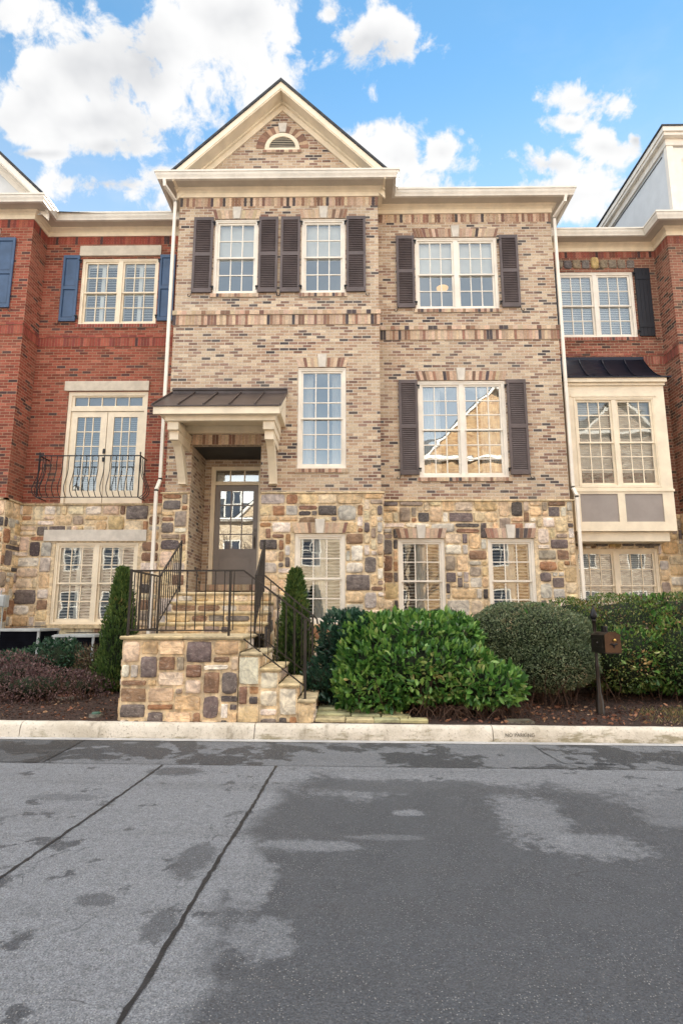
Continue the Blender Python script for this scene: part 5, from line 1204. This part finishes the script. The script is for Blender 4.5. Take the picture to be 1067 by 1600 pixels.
# bare runners at the foot of the laurel
m = MB(); rr = random.Random(3)
for _ in range(130):
    x, y = rr.uniform(.9, 2.3), rr.uniform(7.85, 8.4); z = gz(x, y); p = [(x, y, z)]
    dx_, dy_ = rr.uniform(-.35, .35), rr.uniform(-.2, .2)
    for k in range(1, 5): p.append((x + dx_ * k / 4, y + dy_ * k / 4, z + .13 * math.sin(k * .8) + rr.uniform(0, .04)))
    m.tube(p, .004, 4, cap=False)
o = m.build('dead_runners', BARK, None, 'stuff'); tag(o, 'tangle of bare brown runners under the laurel tip', 'twigs')

# ------------------------------------------------------------------ small things
# mailbox
mbx = thing('mailbox', 'bronze mailbox on a tall ornamental black post with finial in front of the hedge', 'mailbox', (3.35, 8.3, gz(3.35, 8.3)))
g0 = gz(3.35, 8.3) - .03; px_, py_ = 3.35, 8.3
m = MB(); m.lathe([(.062, g0), (.062, g0 + .03), (.055, g0 + .05), (.052, g0 + .20), (.040, g0 + .23), (.042, g0 + .26), (.030, g0 + .29), (.026, g0 + .62), (.030, g0 + .64), (.026, g0 + .66), (.020, g0 + .69), (.019, 1.02)], px_, py_, 16)
m.lathe([(.024, 1.26), (.024, 1.39), (.032, 1.40), (.032, 1.42), (.022, 1.43)], px_, py_, 14); m.build('post', paint('post_bronze', (.02, .013, .01), .4, .2, metal=.3), mbx)
m = MB(); m.lathe([(.030, 1.43), (.045, 1.45), (.05, 1.48), (.040, 1.52), (.022, 1.56), (.012, 1.58), (.004, 1.62)], px_, py_, 14); m.build('finial', IRONB, mbx)
m = MB(); x0, x1, y0, y1 = 3.33, 3.53, 7.94, 8.40
m.prism([(x0, 1.0), (x1, 1.0), (x1, 1.22), ((x0 + x1) / 2 + .04, 1.26), ((x0 + x1) / 2 - .04, 1.26), (x0, 1.22)], 'y', y0 + .008, y1)
m.box(x0 - .006, x1 + .006, y0, y1 + .004, .985, 1.0); bx_ = m.build('box', paint('mailbox_bronze', (.02, .015, .013), .4, .2, metal=.4), mbx)
m = MB(); m.prism([(x0 - .004, 1.002), (x1 + .004, 1.002), (x1 + .004, 1.225), ((x0 + x1) / 2 + .04, 1.267), ((x0 + x1) / 2 - .04, 1.267), (x0 - .004, 1.225)], 'y', y0 - .004, y0 + .007); dd = m.build('door', paint('mailbox_door', (.075, .04, .022), .4, .2, metal=.4), mbx)
m = MB(); cx_, cz_ = 3.44, 1.10
for an in (30, 150, 270): m.tube([(cx_, y0 - .012, cz_), (cx_ + .04 * math.cos(R(an)), y0 - .014, cz_ + .035 * math.sin(R(an)))], [.014, .007], 6)
m.tube([(cx_ - .05, y0 - .01, cz_ + .012), (cx_, y0 - .012, cz_ - .01), (cx_ + .05, y0 - .01, cz_ + .012)], .007, 6); m.build('emblem', IRONB, dd)
m = MB(); m.lathe([(.001, 1.14), (.014, 1.145), (.02, 1.16), (.014, 1.175), (.001, 1.18)], 3.445, y0 - .03, 10); m.build('knob', BRASS, dd)
m = MB()
for (a0, a1, c0, c1) in ((8.02, 8.34, 1.06, 1.066), (8.02, 8.34, 1.164, 1.17), (8.02, 8.026, 1.066, 1.164), (8.334, 8.34, 1.066, 1.164)): m.box(x0 - .007, x0 - .0, a0, a1, c0, c1)
m.lathe([(.001, 1.10), (.018, 1.102), (.018, 1.13), (.001, 1.132)], x0, 8.18, 8); m.build('side_plate', IRON, bx_)
m = MB(); m.box(3.41, 3.425, 8.15, 8.24, 1.24, 1.34); m.lathe([(.02, 1.25), (.028, 1.28), (.02, 1.31), (.03, 1.335), (.001, 1.34)], 3.46, 8.2, 10); m.build('flag', IRONB, mbx)
# air conditioners
def ac(x0, x1, y0, y1, zt, label, badge):
    t = thing('air_conditioner', label, 'air conditioner', ((x0 + x1) / 2, (y0 + y1) / 2, zt - .8), 'air conditioners against the left stone wall'); z0 = zt - .8
    m = MB(); m.box(x0 - .05, x1 + .05, y0 - .05, y1 + .05, z0 - .1, z0); m.build('pad', PAN, t)
    m = MB(); m.box(x0 + .02, x1 - .02, y0 + .02, y1 - .02, z0, zt - .05); cb = m.build('coil', DARKG, t)
    m = MB(); n = 22
    for i in range(n): z = z0 + .04 + (zt - .1 - z0 - .04) * i / n; m.box(x0 + .012, x1 - .012, y0 + .006, y0 + .019, z, z + .010); m.box(x1 - .019, x1 - .006, y0 + .012, y1 - .012, z, z + .010)
    m.build('grille', DARKG, cb)
    m = MB()
    for (xx, yy_) in ((x0, y0), (x1 - .04, y0), (x0, y1 - .04), (x1 - .04, y1 - .04)): m.box(xx, xx + .04, yy_, yy_ + .04, z0, zt - .05)
    m.build('corner_post', STEEL, t)
    m = MB(); m.box(x0 - .015, x1 + .015, y0 - .015, y1 + .015, zt - .05, zt - .012); m.box(x0 + .01, x1 - .01, y0 + .01, y1 - .01, zt - .012, zt); m.build('top_cover', STEEL, t)
    m = MB()
    for q in range(1, 8): m.tube([((x0 + x1) / 2 + .045 * q * math.cos(a_ * math.pi / 8), (y0 + y1) / 2 + .045 * q * math.sin(a_ * math.pi / 8), zt + .03) for a_ in range(17)], .004, 4, cap=False)
    m.build('fan_guard', IRONB, t)
    if badge:
        m = MB(); bx1, bx2, bz = x0 + .15, x0 + .40, zt - .10
        P = [(bx1 + .02 + .02 * math.cos(q), bz + .028 * math.sin(q)) for q in np.linspace(math.pi / 2, 1.5 * math.pi, 8)] + [(bx2 - .02 + .02 * math.cos(q), bz + .028 * math.sin(q)) for q in np.linspace(-math.pi / 2, math.pi / 2, 8)]
        m.prism(P, 'y', y0 - .024, y0 - .008); bo = m.build('badge', BADGE, t)
        cu = bpy.data.curves.new('txt', 'FONT'); cu.body = 'LENNOX'; cu.size = .052; cu.extrude = .0008; cu.align_x = 'CENTER'
        to = bpy.data.objects.new('txt', cu); COL.objects.link(to); bpy.context.view_layer.update()
        me = bpy.data.meshes.new_from_object(to.evaluated_get(bpy.context.evaluated_depsgraph_get())); bpy.data.objects.remove(to)
        tt = bpy.data.objects.new('badge_lettering', me); COL.objects.link(tt); me.materials.append(INK); tt.parent = bo; tt.rotation_euler = (R(90), 0, 0)
        tt.location = Vector(((bx1 + bx2) / 2, y0 - .0255, bz - .018)) - BASE[t.name]
ac(-6.72, -5.92, 11.5, 12.3, 1.24, 'dark grilled air conditioner at far left, cut off by the photo edge', False)
ac(-5.65, -4.86, 11.5, 12.3, 1.13, 'air conditioner with a small white badge nearer the stoop', True)
# meter box
ub = thing('meter_box', 'grey metal utility box on the stone wall at the far left edge', 'utility box', (-7.08, 12.2, 1.64))
m = MB(); m.box(-7.20, -6.98, 12.10, 12.24, 1.66, 1.90); cb = m.build('case', STEEL, ub)
m = MB(); m.prism([(12.08, 1.68), (12.10, 1.66), (12.10, 1.90), (12.07, 1.88)], 'x', -7.18, -7.0); m.build('cover', STEEL, ub)
m = MB(); m.tube([(-7.14, 12.17, 1.66), (-7.14, 12.17, .4)], .016, 8); m.tube([(-7.06, 12.17, 1.66), (-7.06, 12.2, .4)], .012, 8); m.tube([(-7.12, 12.17, 1.90), (-7.12, 12.17, 2.0)], .012, 8); m.build('conduit', STEEL, ub)
# lids
def lid(x, y, r, mt, label, sq=False):
    m = MB(); z = gz(x, y); t = thing('valve_lid' if not sq else 'drain_cover', label, 'lid', (x, y, z))
    if sq: m.box(x - r, x + r, y - r * .5, y + r * .5, z - .03, z + .03); m.build('cover', mt, t); q = MB(); q.box(x - r - .02, x + r + .02, y - r * .5 - .02, y + r * .5 + .02, z - .04, z + .018); q.build('frame', SOOT, t)
    else: m.lathe([(r, z - .02), (r, z + .045), (r * .94, z + .055), (.001, z + .06)], x, y, 22); m.build('cover', mt, t); q = MB(); q.lathe([(r + .03, z - .03), (r + .03, z + .03), (r + .003, z + .035)], x, y, 22); q.build('frame', SOOT, t)
lid(-4.12, 9.0, .15, LID, 'round rust-red valve lid in the mulch by the purple shrub')
lid(-3.22, 7.85, .055, GRN, 'small round green lid in the mulch by the stoop corner')
lid(2.12, 7.78, .15, paint('lid_grey', (.12, .11, .08), .8, .2), 'flat grey drain cover in the mulch behind the lettered kerb', True)
S.cycles.max_bounces = 6; S.cycles.transparent_max_bounces = 8; S.cycles.diffuse_bounces = 3; S.cycles.glossy_bounces = 3
